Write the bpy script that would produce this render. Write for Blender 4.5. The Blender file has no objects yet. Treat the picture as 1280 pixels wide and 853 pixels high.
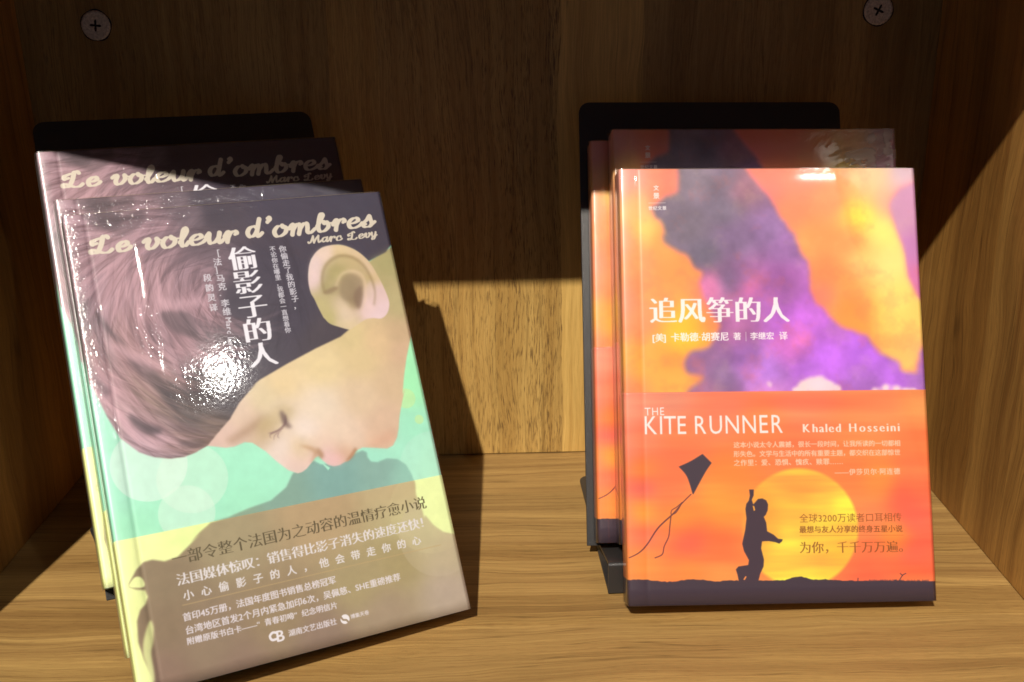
import bpy, math, random
import numpy as np
from mathutils import Matrix, Vector

S = 0.01                      # every length below is written in centimetres
rng = np.random.RandomState(7)
random.seed(7)
scene = bpy.context.scene
COL = scene.collection

# ------------------------------------------------------------------ camera
CAM_C = np.array([-0.03025, -56.56268, 27.02232])
CAM_R = np.array([[0.99973, 0.02263, -0.00556],
                  [-0.01273, 0.33094, -0.94357],
                  [-0.01951, 0.94338, 0.33114]])
F_PX = 1297.796               # focal length in pixels of a 1280 px wide frame
cam_data = bpy.data.cameras.new('camera')
cam_data.sensor_width = 36.0
cam_data.lens = F_PX / 1280 * 36
cam_data.clip_start = 0.01
cam_data.clip_end = 50
cam_data.dof.use_dof = True
cam_data.dof.focus_distance = 0.47
cam_data.dof.aperture_fstop = 22.0
cam = bpy.data.objects.new('camera', cam_data)
COL.objects.link(cam)
m4 = Matrix([list(CAM_R[i]) + [CAM_C[i] * S] for i in range(3)] + [[0, 0, 0, 1]])
cam.matrix_world = m4
scene.camera = cam

# ------------------------------------------------------------------ light
world = bpy.data.worlds.new('World')
scene.world = world
world.use_nodes = True
bg = world.node_tree.nodes['Background']
bg.inputs['Color'].default_value = (0.52, 0.66, 1.0, 1)
bg.inputs['Strength'].default_value = 0.078


def spot(name, loc, target, power, radius, color, angle, blend=0.3):
    d = bpy.data.lights.new(name, 'SPOT')
    d.energy = power
    d.shadow_soft_size = radius * S
    d.color = color
    d.spot_size = math.radians(angle)
    d.spot_blend = blend
    o = bpy.data.objects.new(name, d)
    COL.objects.link(o)
    o.location = Vector(loc) * S
    o.rotation_euler = (Vector(target) - Vector(loc)).to_track_quat('-Z', 'Y').to_euler()
    return o


spot('ceiling_spot_lamp', (-70, -262, 276.5), (0, -8, 8), 790, 2.4, (1.0, 0.925, 0.81), 30)
spot('far_ceiling_spot_lamp', (83, -127, 145), (0, -10, 10), 7.5, 0.85, (1.0, 0.94, 0.88), 40)

vs = scene.view_settings
vs.view_transform = 'Standard'
vs.look = 'None'
vs.exposure = 0.0
vs.gamma = 1.0
vs.use_curve_mapping = False
scene.render.engine = 'CYCLES'
scene.cycles.use_denoising = True
try:
    scene.cycles.denoiser = 'OPENIMAGEDENOISE'
except Exception:
    pass
scene.cycles.max_bounces = 8
scene.cycles.transparent_max_bounces = 16
scene.cycles.sample_clamp_indirect = 4.0
scene.cycles.blur_glossy = 0.3


# ------------------------------------------------------------------ helpers
def mesh_obj(name, verts, faces, mats, parent=None, uvs=None, matidx=None, smooth=False, scale=S):
    me = bpy.data.meshes.new(name)
    me.from_pydata([tuple(c * scale for c in v) for v in verts], [], faces)
    for m in (mats if isinstance(mats, (list, tuple)) else [mats]):
        me.materials.append(m)
    if uvs is not None:
        lay = me.uv_layers.new(name='UVMap')
        for li, l in enumerate(me.loops):
            lay.data[li].uv = uvs[l.vertex_index]
    if matidx is not None:
        for p, k in zip(me.polygons, matidx):
            p.material_index = k
    if smooth:
        for p in me.polygons:
            p.use_smooth = True
    me.update()
    o = bpy.data.objects.new(name, me)
    COL.objects.link(o)
    if parent is not None:
        o.parent = parent
    return o


def thing(name, label, cat, group=None, matrix=None):
    o = bpy.data.objects.new(name, None)
    o.empty_display_size = 0.02
    COL.objects.link(o)
    if matrix is not None:
        o.matrix_world = matrix
    o['label'] = label
    o['category'] = cat
    if group:
        o['group'] = group
    return o


def bevel(o, width, seg=2):
    b = o.modifiers.new('bevel', 'BEVEL')
    b.width = width * S
    b.segments = seg
    b.limit_method = 'ANGLE'
    return o


def box(name, lo, hi, mat, parent=None, bev=0.0, seg=2):
    x0, y0, z0 = lo
    x1, y1, z1 = hi
    v = [(x0, y0, z0), (x1, y0, z0), (x1, y1, z0), (x0, y1, z0), (x0, y0, z1), (x1, y0, z1), (x1, y1, z1), (x0, y1, z1)]
    f = [(0, 3, 2, 1), (4, 5, 6, 7), (0, 1, 5, 4), (1, 2, 6, 5), (2, 3, 7, 6), (3, 0, 4, 7)]
    o = mesh_obj(name, v, f, mat, parent)
    if bev:
        bevel(o, bev, seg)
    return o


class NT:
    """small wrapper to write node trees"""
    def __init__(self, name):
        self.m = bpy.data.materials.new(name)
        self.m.use_nodes = True
        self.t = self.m.node_tree
        self.t.nodes.clear()
        self.out = self.n('ShaderNodeOutputMaterial')

    def n(self, kind, **kw):
        nd = self.t.nodes.new(kind)
        for k, v in kw.items():
            if k.startswith('i_'):
                nd.inputs[k[2:].replace('_', ' ')].default_value = v
            else:
                setattr(nd, k, v)
        return nd

    def l(self, a, b):
        self.t.links.new(a, b)

    def math(self, op, a, b=None, c=None):
        nd = self.n('ShaderNodeMath', operation=op)
        for i, x in enumerate((a, b, c)):
            if x is None:
                continue
            if isinstance(x, (int, float)):
                nd.inputs[i].default_value = x
            else:
                self.l(x, nd.inputs[i])
        return nd.outputs[0]

    def mix(self, fac, a, b, blend='MIX'):
        nd = self.n('ShaderNodeMix', data_type='RGBA', blend_type=blend)
        for sock, x in ((nd.inputs[0], fac), (nd.inputs[6], a), (nd.inputs[7], b)):
            if isinstance(x, (int, float)):
                sock.default_value = x
            elif isinstance(x, tuple):
                sock.default_value = x + ((1,) if len(x) == 3 else ())
            else:
                self.l(x, sock)
        return nd.outputs[2]

    def ramp(self, fac, stops, interp='LINEAR'):
        nd = self.n('ShaderNodeValToRGB')
        cr = nd.color_ramp
        cr.interpolation = interp
        while len(cr.elements) < len(stops):
            cr.elements.new(0.5)
        for e, (p, c) in zip(cr.elements, stops):
            e.position = p
            e.color = tuple(c) + (1,) if len(c) == 3 else c
        self.l(fac, nd.inputs[0])
        return nd.outputs[0]

    def noise(self, vec, scale, detail=4, rough=0.55, dist=0.0, map_scale=(1, 1, 1), map_loc=(0, 0, 0)):
        mp = self.n('ShaderNodeMapping')
        mp.inputs['Scale'].default_value = map_scale
        mp.inputs['Location'].default_value = map_loc
        self.l(vec, mp.inputs['Vector'])
        nd = self.n('ShaderNodeTexNoise')
        nd.inputs['Scale'].default_value = scale
        nd.inputs['Detail'].default_value = detail
        nd.inputs['Roughness'].default_value = rough
        nd.inputs['Distortion'].default_value = dist
        self.l(mp.outputs[0], nd.inputs['Vector'])
        return nd.outputs[0]


def srgb(r, g, b):
    out = []
    for c in (r, g, b):
        c = c / 255.0
        out.append(c / 12.92 if c <= 0.04045 else ((c + 0.055) / 1.055) ** 2.4)
    return tuple(out)


# ------------------------------------------------------------------ wood laminate
def wood(name, axis, strips, light, dark, pore=(0.10, 0.055, 0.022), seed=0.0, pore_amt=0.75, wander=1.0, knots=(), fr=1.0):
    """axis: 'z' grain runs up (across = x or y), 'x' grain runs along x.
    strips: list of (position across in cm, brightness, poriness), constant until the next."""
    k = NT(name)
    geo = k.n('ShaderNodeNewGeometry')
    sep = k.n('ShaderNodeSeparateXYZ')
    k.l(geo.outputs['Position'], sep.inputs[0])
    if axis == 'zx':
        a, g = sep.outputs[0], sep.outputs[2]
    elif axis == 'zy':
        a, g = sep.outputs[1], sep.outputs[2]
    else:
        a, g = sep.outputs[1], sep.outputs[0]
    # working coordinates in cm: X across the grain, Y along it
    comb = k.n('ShaderNodeCombineXYZ')
    k.l(k.math('MULTIPLY', a, 100.0), comb.inputs[0])
    k.l(k.math('MULTIPLY', g, 100.0), comb.inputs[1])
    comb.inputs[2].default_value = seed
    v = comb.outputs[0]
    # the grain wanders a little
    wob = k.noise(v, 1.0, 3, 0.5, 0, (0.10, 0.055, 1))
    wob2 = k.noise(v, 1.0, 2, 0.5, 0, (0.5, 0.16, 1), (7, 3, 0))
    shift = k.math('ADD', k.math('MULTIPLY', k.math('SUBTRACT', wob, 0.5), 3.6 * wander),
                   k.math('MULTIPLY', k.math('SUBTRACT', wob2, 0.5), 0.55))
    comb2 = k.n('ShaderNodeCombineXYZ')
    sp2 = k.n('ShaderNodeSeparateXYZ')
    k.l(v, sp2.inputs[0])
    ax = k.math('ADD', sp2.outputs[0], shift)
    k.l(ax, comb2.inputs[0])
    k.l(sp2.outputs[1], comb2.inputs[1])
    comb2.inputs[2].default_value = seed
    vw = comb2.outputs[0]
    broad = k.noise(vw, 1.0, 4, 0.55, 0, (0.62 * fr, 0.018 / fr, 1))
    mid = k.noise(vw, 1.0, 5, 0.62, 0, (2.6 * fr, 0.05 / fr ** 3, 1), (3, 1, 0))
    fine = k.noise(vw, 1.0, 4, 0.65, 0, (17, 0.45 / fr ** 2, 1), (9, 4, 0))
    base = k.ramp(k.math('ADD', k.math('MULTIPLY', broad, 0.55), k.math('MULTIPLY', mid, 0.45)),
                  [(0.30, dark), (0.46, tuple(0.55 * l + 0.45 * d for l, d in zip(light, dark))), (0.60, light)])
    base = k.mix(k.math('MULTIPLY', k.ramp(fine, [(0.38, (1, 1, 1)), (0.60, (0, 0, 0))]), 0.30), base,
                 tuple(0.55 * d for d in dark))
    # thin dark figure lines
    ln = k.noise(vw, 1.0, 3, 0.5, 0.0, (1.15, 0.02, 1), (21, 8, 2))
    line = k.ramp(k.math('ABSOLUTE', k.math('SUBTRACT', ln, 0.5)), [(0.0, (1, 1, 1)), (0.012, (0, 0, 0))])
    base = k.mix(k.math('MULTIPLY', line, 0.42), base, tuple(0.35 * d for d in dark))
    # strips of the laminate picture
    lo, hi = strips[0][0], strips[-1][0] + 1
    pos = k.math('DIVIDE', k.math('SUBTRACT', sp2.outputs[0], lo), hi - lo)
    jit = k.math('MULTIPLY', k.math('SUBTRACT', wob2, 0.5), 0.012)
    pos = k.math('ADD', pos, jit)
    tint = k.ramp(pos, [((p - lo) / (hi - lo), (b * t[0], b * t[1], b * t[2])) for p, b, _, t in strips], 'CONSTANT')
    pamt = k.ramp(pos, [((p - lo) / (hi - lo), (q, q, q)) for p, _, q, _ in strips], 'CONSTANT')
    base = k.mix(1.0, base, tint, 'MULTIPLY')
    # pores: short dark dashes along the grain
    pn = k.noise(vw, 1.0, 2, 0.5, 0.0, (20, 1.35, 1), (5, 5, 0))
    pn2 = k.noise(vw, 1.0, 1, 0.5, 0.0, (1.4, 0.10, 1), (1, 9, 0))
    pores = k.ramp(k.math('ADD', pn, k.math('MULTIPLY', k.math('SUBTRACT', pn2, 0.5), 0.25)),
                   [(0.56, (0, 0, 0)), (0.66, (1, 1, 1))])
    pf = k.math('MULTIPLY', k.math('MULTIPLY', pores, pamt), pore_amt)
    base = k.mix(pf, base, pore)
    for (ka, kg, kr) in knots:
        da = k.math('DIVIDE', k.math('SUBTRACT', sp2.outputs[0], ka), kr)
        dg = k.math('DIVIDE', k.math('SUBTRACT', sp2.outputs[1], kg), kr * 2.4)
        dd = k.math('SQRT', k.math('ADD', k.math('MULTIPLY', da, da), k.math('MULTIPLY', dg, dg)))
        dd = k.math('ADD', dd, k.math('MULTIPLY', k.math('SUBTRACT', fine, 0.5), 0.9))
        base = k.mix(k.math('MULTIPLY', k.ramp(dd, [(0.25, (1, 1, 1)), (1.0, (0, 0, 0))]), 0.6), base, tuple(0.4 * d for d in dark))
    b = k.n('ShaderNodeBsdfPrincipled')
    k.l(base, b.inputs['Base Color'])
    rough = k.math('ADD', 0.40, k.math('MULTIPLY', fine, 0.16))
    k.l(rough, b.inputs['Roughness'])
    b.inputs['IOR'].default_value = 1.42
    bp = k.n('ShaderNodeBump')
    bp.inputs['Strength'].default_value = 0.35
    bp.inputs['Distance'].default_value = 0.0004
    k.l(k.math('SUBTRACT', k.math('MULTIPLY', fine, 0.5), pf), bp.inputs['Height'])
    k.l(bp.outputs[0], b.inputs['Normal'])
    k.l(b.outputs[0], k.out.inputs[0])
    return k.m


N = (1, 1, 1)
M_BACK = wood('laminate_back', 'zx',
              [(-40, 0.80, 0.5, N), (-18, 0.9, 0.5, N), (-9.3, 1.15, 0.3, (1, .97, .9)), (-6.6, 0.98, 0.7, (1.02, 1, 1)),
               (-1.0, 1.0, 1.0, N), (2.95, 1.28, 0.06, (1.0, 1.01, 1.0)), (7.2, 0.85, 0.4, (1, 1, 1.05)), (19.5, 0.70, 0.4, N), (39, 0.8, 0.5, N)],
              light=(0.5932, 0.3772, 0.1153), dark=(0.3473, 0.1847, 0.0428), pore=(0.107, 0.0545, 0.0194), seed=1.3, wander=.45)
M_FLOOR = wood('laminate_shelf', 'x',
               [(-30, 0.92, 0.3, N), (-19.6, 1.0, 0.3, N), (-17.6, 0.86, 0.4, (1, .97, .93)), (-15.2, 1.03, 0.2, N), (-12.1, 0.90, 0.4, (1, .97, .93)), (-10.6, 1.04, 0.25, N),
                (-7.4, 0.94, 0.35, N), (-5.0, 1.06, 0.2, N), (-2.2, 0.96, 0.4, N), (2, 1.0, 0.3, N)],
               light=(0.49, 0.302, 0.100), dark=(0.232, 0.122, 0.040), pore=srgb(104, 70, 38), seed=5.1, pore_amt=0.6, wander=.5, fr=1.35)
M_SIDE = wood('laminate_side', 'zy',
              [(-30, 0.95, 0.4, N), (-15, 0.86, 0.35, N), (-9.5, 0.78, 0.4, (1.0, .94, .86)), (-5, 0.85, 0.35, (1.0, .95, .88)), (-2.6, 1.12, 0.15, N), (4, 1, 0.3, N)],
              light=(0.60, 0.315, 0.080), dark=(0.25, 0.108, 0.026), pore=srgb(78, 48, 22), seed=9.7, pore_amt=0.5, wander=1.2,
              knots=((-6.4, 9.6, 0.5),))
k = NT('dark_gap')
b = k.n('ShaderNodeBsdfPrincipled')
b.inputs['Base Color'].default_value = (0.012, 0.008, 0.005, 1)
k.l(b.outputs[0], k.out.inputs[0])
M_GAP = k.m

XL, XR, DEPTH, ZTOP = -24.957, 23.064, 23.2, 34.1
case = thing('bookcase', 'brown wood grain bookcase compartment with two screws in its back panel', 'bookcase')
box('shelf_board', (XL - 1.8, -DEPTH, -2.0), (XR + 1.8, 1.6, 0), M_FLOOR, case, 0.05)
box('back_panel', (XL - 1.8, 0, 0.05), (XR + 1.8, 1.2, ZTOP + 2.2), M_BACK, case, 0.03)
box('dark_seam_backing', (XL - 1.75, 1.25, 0.02), (XR + 1.75, 1.55, ZTOP), M_GAP, case)  # near-black sheet added behind the gap so the seam looks shaded
box('side_panel', (XL - 1.8, -DEPTH, 0.02), (XL, -0.03, ZTOP), M_SIDE, case, 0.05)
box('side_panel', (XR, -DEPTH, 0.02), (XR + 1.8, -0.03, ZTOP), M_SIDE, case, 0.05)
box('top_board', (XL - 1.8, -DEPTH, ZTOP + 0.03), (XR + 1.8, -0.03, ZTOP + 2.0), M_FLOOR, case, 0.05)

# screws: countersunk heads with a knurled rim and a cross recess
k = NT('zinc')
b = k.n('ShaderNodeBsdfPrincipled')
geo = k.n('ShaderNodeNewGeometry')
nz = k.noise(geo.outputs['Position'], 900, 3, 0.6)
k.l(k.ramp(nz, [(0.3, (0.52, 0.44, 0.34)), (0.7, (0.95, 0.82, 0.66))]), b.inputs['Base Color'])
b.inputs['Metallic'].default_value = 0.25
b.inputs['Roughness'].default_value = 0.55
bp = k.n('ShaderNodeBump')
bp.inputs['Strength'].default_value = 0.5
bp.inputs['Distance'].default_value = 0.0002
k.l(nz, bp.inputs['Height'])
k.l(bp.outputs[0], b.inputs['Normal'])
k.l(b.outputs[0], k.out.inputs[0])
M_ZINC = k.m


def screw(x, z, rot):
    seg = 48
    rings = [(0.74, 0.0), (0.74, -0.06), (0.70, -0.10), (0.62, -0.115), (0.58, -0.105), (0.35, -0.10), (0.34, -0.10)]
    v, f = [], []
    for ri, (r, y) in enumerate(rings):
        for i in range(seg):
            a = 2 * math.pi * i / seg
            rr = r + (0.012 if (i % 2 and ri in (1, 2, 3)) else 0)
            v.append((rr * math.cos(a), y, rr * math.sin(a)))
    for ri in range(len(rings) - 1):
        for i in range(seg):
            j = (i + 1) % seg
            f.append((ri * seg + i, ri * seg + j, (ri + 1) * seg + j, (ri + 1) * seg + i))
    # inner disc round a four-armed opening
    n0 = (len(rings) - 1) * seg
    cross = []
    for i in range(seg):
        a = 2 * math.pi * i / seg
        c = abs(math.cos(2 * a)) ** 3
        rr = 0.085 + 0.225 * c
        cross.append((rr * math.cos(a), -0.10, rr * math.sin(a)))
    n1 = len(v)
    v += cross
    for i in range(seg):
        j = (i + 1) % seg
        f.append((n0 + i, n0 + j, n1 + j, n1 + i))
    o = mesh_obj('screw', v, f, M_ZINC, case)
    o.location = Vector((x, 0, z)) * S
    o.rotation_euler = (0, rot, 0)
    rv, rf = list(cross), []
    for c in cross:
        rv.append((c[0] * 0.45, -0.02, c[2] * 0.45))
    for i in range(seg):
        j = (i + 1) % seg
        rf.append((i, j, seg + j, seg + i))
    rf.append(tuple(range(seg, 2 * seg)))
    mesh_obj('cross_recess', rv, rf, M_GAP, o)
    hv = [((.74 + .07 * q + .02 * math.sin(5 * a_ + rot) * q) * math.cos(a_), -.008 - .004 * (1 - q), (.74 + .07 * q + .02 * math.sin(5 * a_ + rot) * q) * math.sin(a_))
          for q in (0, 1) for a_ in [2 * math.pi * i / seg for i in range(seg)]]
    mesh_obj('countersink', hv, [(i, (i + 1) % seg, seg + (i + 1) % seg, seg + i) for i in range(seg)], M_GAP, o)
    return o


screw(-20.95, 25.05, 0.10)
screw(19.75, 25.0, 0.45)


# ------------------------------------------------------------------ painting the printed covers
def value_noise(h, w, cells, seed, octaves=4, gain=0.5):
    r = np.random.RandomState(seed)
    out = np.zeros((h, w))
    amp, tot = 1.0, 0.0
    for o in range(octaves):
        gy = max(2, int(cells * 2 ** o * h / max(h, w)) + 2)
        gx = max(2, int(cells * 2 ** o * w / max(h, w)) + 2)
        g = r.rand(gy + 1, gx + 1)
        y = np.linspace(0, gy - 1.001, h)
        x = np.linspace(0, gx - 1.001, w)
        yi, xi = y.astype(int), x.astype(int)
        fy, fx = y - yi, x - xi
        fy, fx = fy * fy * (3 - 2 * fy), fx * fx * (3 - 2 * fx)
        a = g[yi][:, xi] * (1 - fx) + g[yi][:, xi + 1] * fx
        b_ = g[yi + 1][:, xi] * (1 - fx) + g[yi + 1][:, xi + 1] * fx
        out += amp * (a * (1 - fy)[:, None] + b_ * fy[:, None])
        tot += amp
        amp *= gain
    return out / tot


def blur1(a, s, axis):
    r = max(1, int(3 * s + 0.5))
    kx = np.exp(-0.5 * (np.arange(-r, r + 1) / s) ** 2)
    kx /= kx.sum()
    pad = [(0, 0)] * a.ndim
    pad[axis] = (r, r)
    p = np.pad(a, pad, mode='edge')
    out = np.zeros_like(a)
    n = a.shape[axis]
    for i, kk in enumerate(kx):
        sl = [slice(None)] * a.ndim
        sl[axis] = slice(i, i + n)
        out += kk * p[tuple(sl)]
    return out


def blur(a, s):
    if s < 0.2:
        return a
    if s > 9:      # big blurs on a reduced copy
        q = int(s // 3)
        h, w = a.shape[:2]
        hh, ww = h // q + 1, w // q + 1
        p = np.pad(a, ((0, hh * q - h), (0, ww * q - w)), mode='edge')
        sm = p.reshape(hh, q, ww, q).mean((1, 3))
        sm = blur1(blur1(sm, s / q, 0), s / q, 1)
        return resize(sm, hh * q, ww * q)[:h, :w]
    return blur1(blur1(a, s, 0), s, 1)


def resize(a, h, w):
    y = (np.arange(h) + 0.5) * a.shape[0] / h - 0.5
    x = (np.arange(w) + 0.5) * a.shape[1] / w - 0.5
    y = np.clip(y, 0, a.shape[0] - 1.001)
    x = np.clip(x, 0, a.shape[1] - 1.001)
    yi, xi = y.astype(int), x.astype(int)
    fy = (y - yi)[:, None]
    fx = (x - xi)[None, :]
    if a.ndim == 3:
        fy, fx = fy[..., None], fx[..., None]
    A = a[yi][:, xi]
    B = a[yi][:, xi + 1]
    Cc = a[yi + 1][:, xi]
    D = a[yi + 1][:, xi + 1]
    return (A * (1 - fx) + B * fx) * (1 - fy) + (Cc * (1 - fx) + D * fx) * fy


def catmull(pts, n=8, closed=False):
    P = [np.array(p, float) for p in pts]
    out = []
    m = len(P)
    rngi = range(m if closed else m - 1)
    for i in rngi:
        p0 = P[(i - 1) % m] if (closed or i > 0) else P[0]
        p1 = P[i]
        p2 = P[(i + 1) % m]
        p3 = P[(i + 2) % m] if (closed or i + 2 < m) else P[-1]
        for j in range(n):
            t = j / n
            out.append(0.5 * ((2 * p1) + (-p0 + p2) * t + (2 * p0 - 5 * p1 + 4 * p2 - p3) * t * t + (-p0 + 3 * p1 - 3 * p2 + p3) * t ** 3))
    if not closed:
        out.append(P[-1])
    return np.array(out)


# glyphs of the built-in font, filled into small bitmaps
GLY = {}
GS = 120


def glyph(ch, style):
    key = (ch, style)
    if key in GLY:
        return GLY[key]
    c = bpy.data.curves.new('glyph', 'FONT')
    c.body = ch
    c.resolution_u = 3
    o = bpy.data.objects.new('glyph', c)
    COL.objects.link(o)
    bpy.context.view_layer.update()
    ev = o.evaluated_get(bpy.context.evaluated_depsgraph_get())
    me = ev.to_mesh()
    me.calc_loop_triangles()
    V = np.array([(v.co.x, v.co.y) for v in me.vertices]).reshape(-1, 2)
    T = [tuple(t.vertices) for t in me.loop_triangles]
    ev.to_mesh_clear()
    bpy.data.objects.remove(o)
    bpy.data.curves.remove(c)
    hh = int(GS * 1.3)
    ww = int(GS * 1.3)
    im = np.zeros((hh, ww))
    adv = 0.5
    if len(V):
        adv = V[:, 0].max() + V[:, 0].min() * 0.9
        px = V[:, 0] * GS + 0.1 * GS
        py = (1.05 - V[:, 1]) * GS
        for t in T:
            x = px[list(t)]
            y = py[list(t)]
            x0, x1 = max(0, int(x.min())), min(ww - 1, int(x.max()) + 1)
            y0, y1 = max(0, int(y.min())), min(hh - 1, int(y.max()) + 1)
            gx, gy = np.meshgrid(np.arange(x0, x1 + 1) + .5, np.arange(y0, y1 + 1) + .5)
            d = (x[1] - x[0]) * (y[2] - y[0]) - (x[2] - x[0]) * (y[1] - y[0])
            if abs(d) < 1e-9:
                continue
            a = ((x[1] - gx) * (y[2] - gy) - (x[2] - gx) * (y[1] - gy)) / d
            b_ = ((x[2] - gx) * (y[0] - gy) - (x[0] - gx) * (y[2] - gy)) / d
            cc = 1 - a - b_
            e = -0.004
            im[y0:y1 + 1, x0:x1 + 1] = np.maximum(im[y0:y1 + 1, x0:x1 + 1], ((a >= e) & (b_ >= e) & (cc >= e)) * 1.0)

    def sh(a, dy, dx):
        return np.roll(np.roll(a, dy, 0), dx, 1)
    if style in ('ming', 'mingbold'):
        # Song-like lettering: horizontals thinned, verticals kept or fattened
        e = im
        for d in range(1, 4):
            e = np.minimum(e, sh(im, d, 0))
        a = e.copy()
        for d in ((1, 2) if style == 'ming' else (1, 2, 3, 4)):
            a = np.maximum(a, sh(e, 0, d))
            a = np.maximum(a, sh(e, 0, -d))
        im = a
    elif style == 'bold':
        a = im
        for dy, dx in ((0, 1), (0, 2), (0, -1), (0, -2), (1, 0), (-1, 0), (2, 0), (1, 1), (-1, -1), (0, 3), (0, -3)):
            a = np.maximum(a, sh(im, dy, dx))
        im = a
    im = blur(im, 0.8)
    GLY[key] = (im, adv)
    return GLY[key]


class Cover:
    """a printed front plus spine strip. Points are measured on a picture of the cover
    and carried to the flat sheet through the quad of its four corners."""
    def __init__(self, quad, W, H, pad=2.0, ppc=62):
        self.W, self.H, self.pad, self.ppc = W, H, pad, ppc
        self.w = int((W + pad) * ppc)
        self.h = int(H * ppc)
        self.img = np.zeros((self.h, self.w, 3))
        dst = [(0, 0), (W, 0), (W, H), (0, H)]
        A, B = [], []
        for (x, y), (u, v) in zip(quad, dst):
            A.append([x, y, 1, 0, 0, 0, -u * x, -u * y]); B.append(u)
            A.append([0, 0, 0, x, y, 1, -v * x, -v * y]); B.append(v)
        h = np.linalg.solve(np.array(A, float), np.array(B, float))
        self.Hm = np.append(h, 1).reshape(3, 3)

    def c(self, p):           # picture point -> cm on the cover (x right, y down)
        q = self.Hm @ np.array([p[0], p[1], 1.0])
        return q[:2] / q[2]

    def pts(self, P):         # -> sheet pixels
        q = np.c_[np.array(P, float), np.ones(len(P))] @ self.Hm.T
        q = q[:, :2] / q[:, 2:3]
        return np.c_[(q[:, 0] + self.pad) * self.ppc, q[:, 1] * self.ppc]

    def fill(self, P):        # even-odd polygon coverage, P in sheet pixels
        P = np.asarray(P, float)
        m = np.zeros((self.h, self.w))
        y0 = max(0, int(P[:, 1].min()))
        y1 = min(self.h - 1, int(P[:, 1].max()) + 1)
        if y1 <= y0:
            return m
        X0, Y0 = P[:, 0], P[:, 1]
        X1, Y1 = np.roll(X0, -1), np.roll(Y0, -1)
        xs = np.arange(self.w)
        for y in range(y0, y1 + 1):
            for s in (0.25, 0.75):
                yy = y + s
                k = ((Y0 <= yy) & (Y1 > yy)) | ((Y1 <= yy) & (Y0 > yy))
                if not k.any():
                    continue
                xc = np.sort(X0[k] + (yy - Y0[k]) * (X1[k] - X0[k]) / (Y1[k] - Y0[k]))
                for a, b_ in zip(xc[::2], xc[1::2]):
                    i0, i1 = max(0, int(a) - 1), min(self.w, int(b_) + 2)
                    if i1 <= i0:
                        continue
                    seg = xs[i0:i1]
                    m[y, i0:i1] += 0.5 * np.clip(np.minimum(seg + 1, b_) - np.maximum(seg, a), 0, 1)
        return np.clip(m, 0, 1)

    def poly(self, P, soft=0.8, smooth=False, warp=None):
        if smooth:
            P = catmull(P, 8, True)
        m = self.fill(self.pts(P))
        m = blur(m, soft)
        if warp is not None:
            m = self.warp(m, *warp)
        return m

    def warp(self, m, amp, cells, seed):
        dx = (value_noise(self.h, self.w, cells, seed) - .5) * 2 * amp
        dy = (value_noise(self.h, self.w, cells, seed + 1) - .5) * 2 * amp
        yy, xx = np.mgrid[0:self.h, 0:self.w]
        xi = np.clip(xx + dx, 0, self.w - 1).astype(int)
        yi = np.clip(yy + dy, 0, self.h - 1).astype(int)
        return m[yi, xi]

    def lay(self, mask, col):
        col = np.array(col, float)
        if col.ndim == 1:
            col = col[None, None, :]
        self.img[:] = self.img * (1 - mask[..., None]) + col * mask[..., None]

    def field(self, samples, power=3.0, soft=14):
        """smooth colour field through scattered colour samples"""
        q = 8
        hh, ww = self.h // q + 1, self.w // q + 1
        P = self.pts([(s[0], s[1]) for s in samples]) / q
        Cc = np.array([s[2] for s in samples], float)
        yy, xx = np.mgrid[0:hh, 0:ww]
        wsum = np.zeros((hh, ww))
        acc = np.zeros((hh, ww, 3))
        for (px, py), c in zip(P, Cc):
            d2 = (xx - px) ** 2 + ((yy - py)) ** 2 + 2.0
            wt = d2 ** (-power / 2 - .5)
            wsum += wt
            acc += wt[..., None] * c
        f = acc / wsum[..., None]
        f = np.stack([blur(f[..., i], soft / q) for i in range(3)], -1)
        return resize(f, self.h, self.w)

    def stroke(self, P, width, taper=0.0, acc=None, val=1.0, calli=0.0, in_sheet=False, ang=None):
        """paint a round stroke along P into acc (max). width in sheet pixels"""
        Q = P if in_sheet else self.pts(P)
        if acc is None:
            acc = np.zeros((self.h, self.w))
        L = np.r_[0, np.cumsum(np.hypot(*np.diff(Q, axis=0).T))]
        tot = L[-1] + 1e-6
        for i in range(len(Q) - 1):
            a, b_ = Q[i], Q[i + 1]
            t = (L[i] + L[i + 1]) / 2 / tot
            r = width / 2
            if taper:
                r *= (1 - taper) + taper * math.sin(math.pi * min(max(t, 0.02), 0.98))
            if calli:
                d = b_ - a
                d = d / (np.hypot(*d) + 1e-9)
                r *= (1 - calli) + calli * abs(d[0] * ang[1] - d[1] * ang[0])
            x0, x1 = int(min(a[0], b_[0]) - r - 2), int(max(a[0], b_[0]) + r + 3)
            y0, y1 = int(min(a[1], b_[1]) - r - 2), int(max(a[1], b_[1]) + r + 3)
            x0, y0 = max(0, x0), max(0, y0)
            x1, y1 = min(self.w, x1), min(self.h, y1)
            if x1 <= x0 or y1 <= y0:
                continue
            yy, xx = np.mgrid[y0:y1, x0:x1]
            d = b_ - a
            dd = d @ d + 1e-9
            tt = np.clip(((xx + .5 - a[0]) * d[0] + (yy + .5 - a[1]) * d[1]) / dd, 0, 1)
            dist = np.hypot(xx + .5 - a[0] - tt * d[0], yy + .5 - a[1] - tt * d[1])
            cov = np.clip(r - dist + 0.5, 0, 1) * val
            acc[y0:y1, x0:x1] = np.maximum(acc[y0:y1, x0:x1], cov)
        return acc

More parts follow.
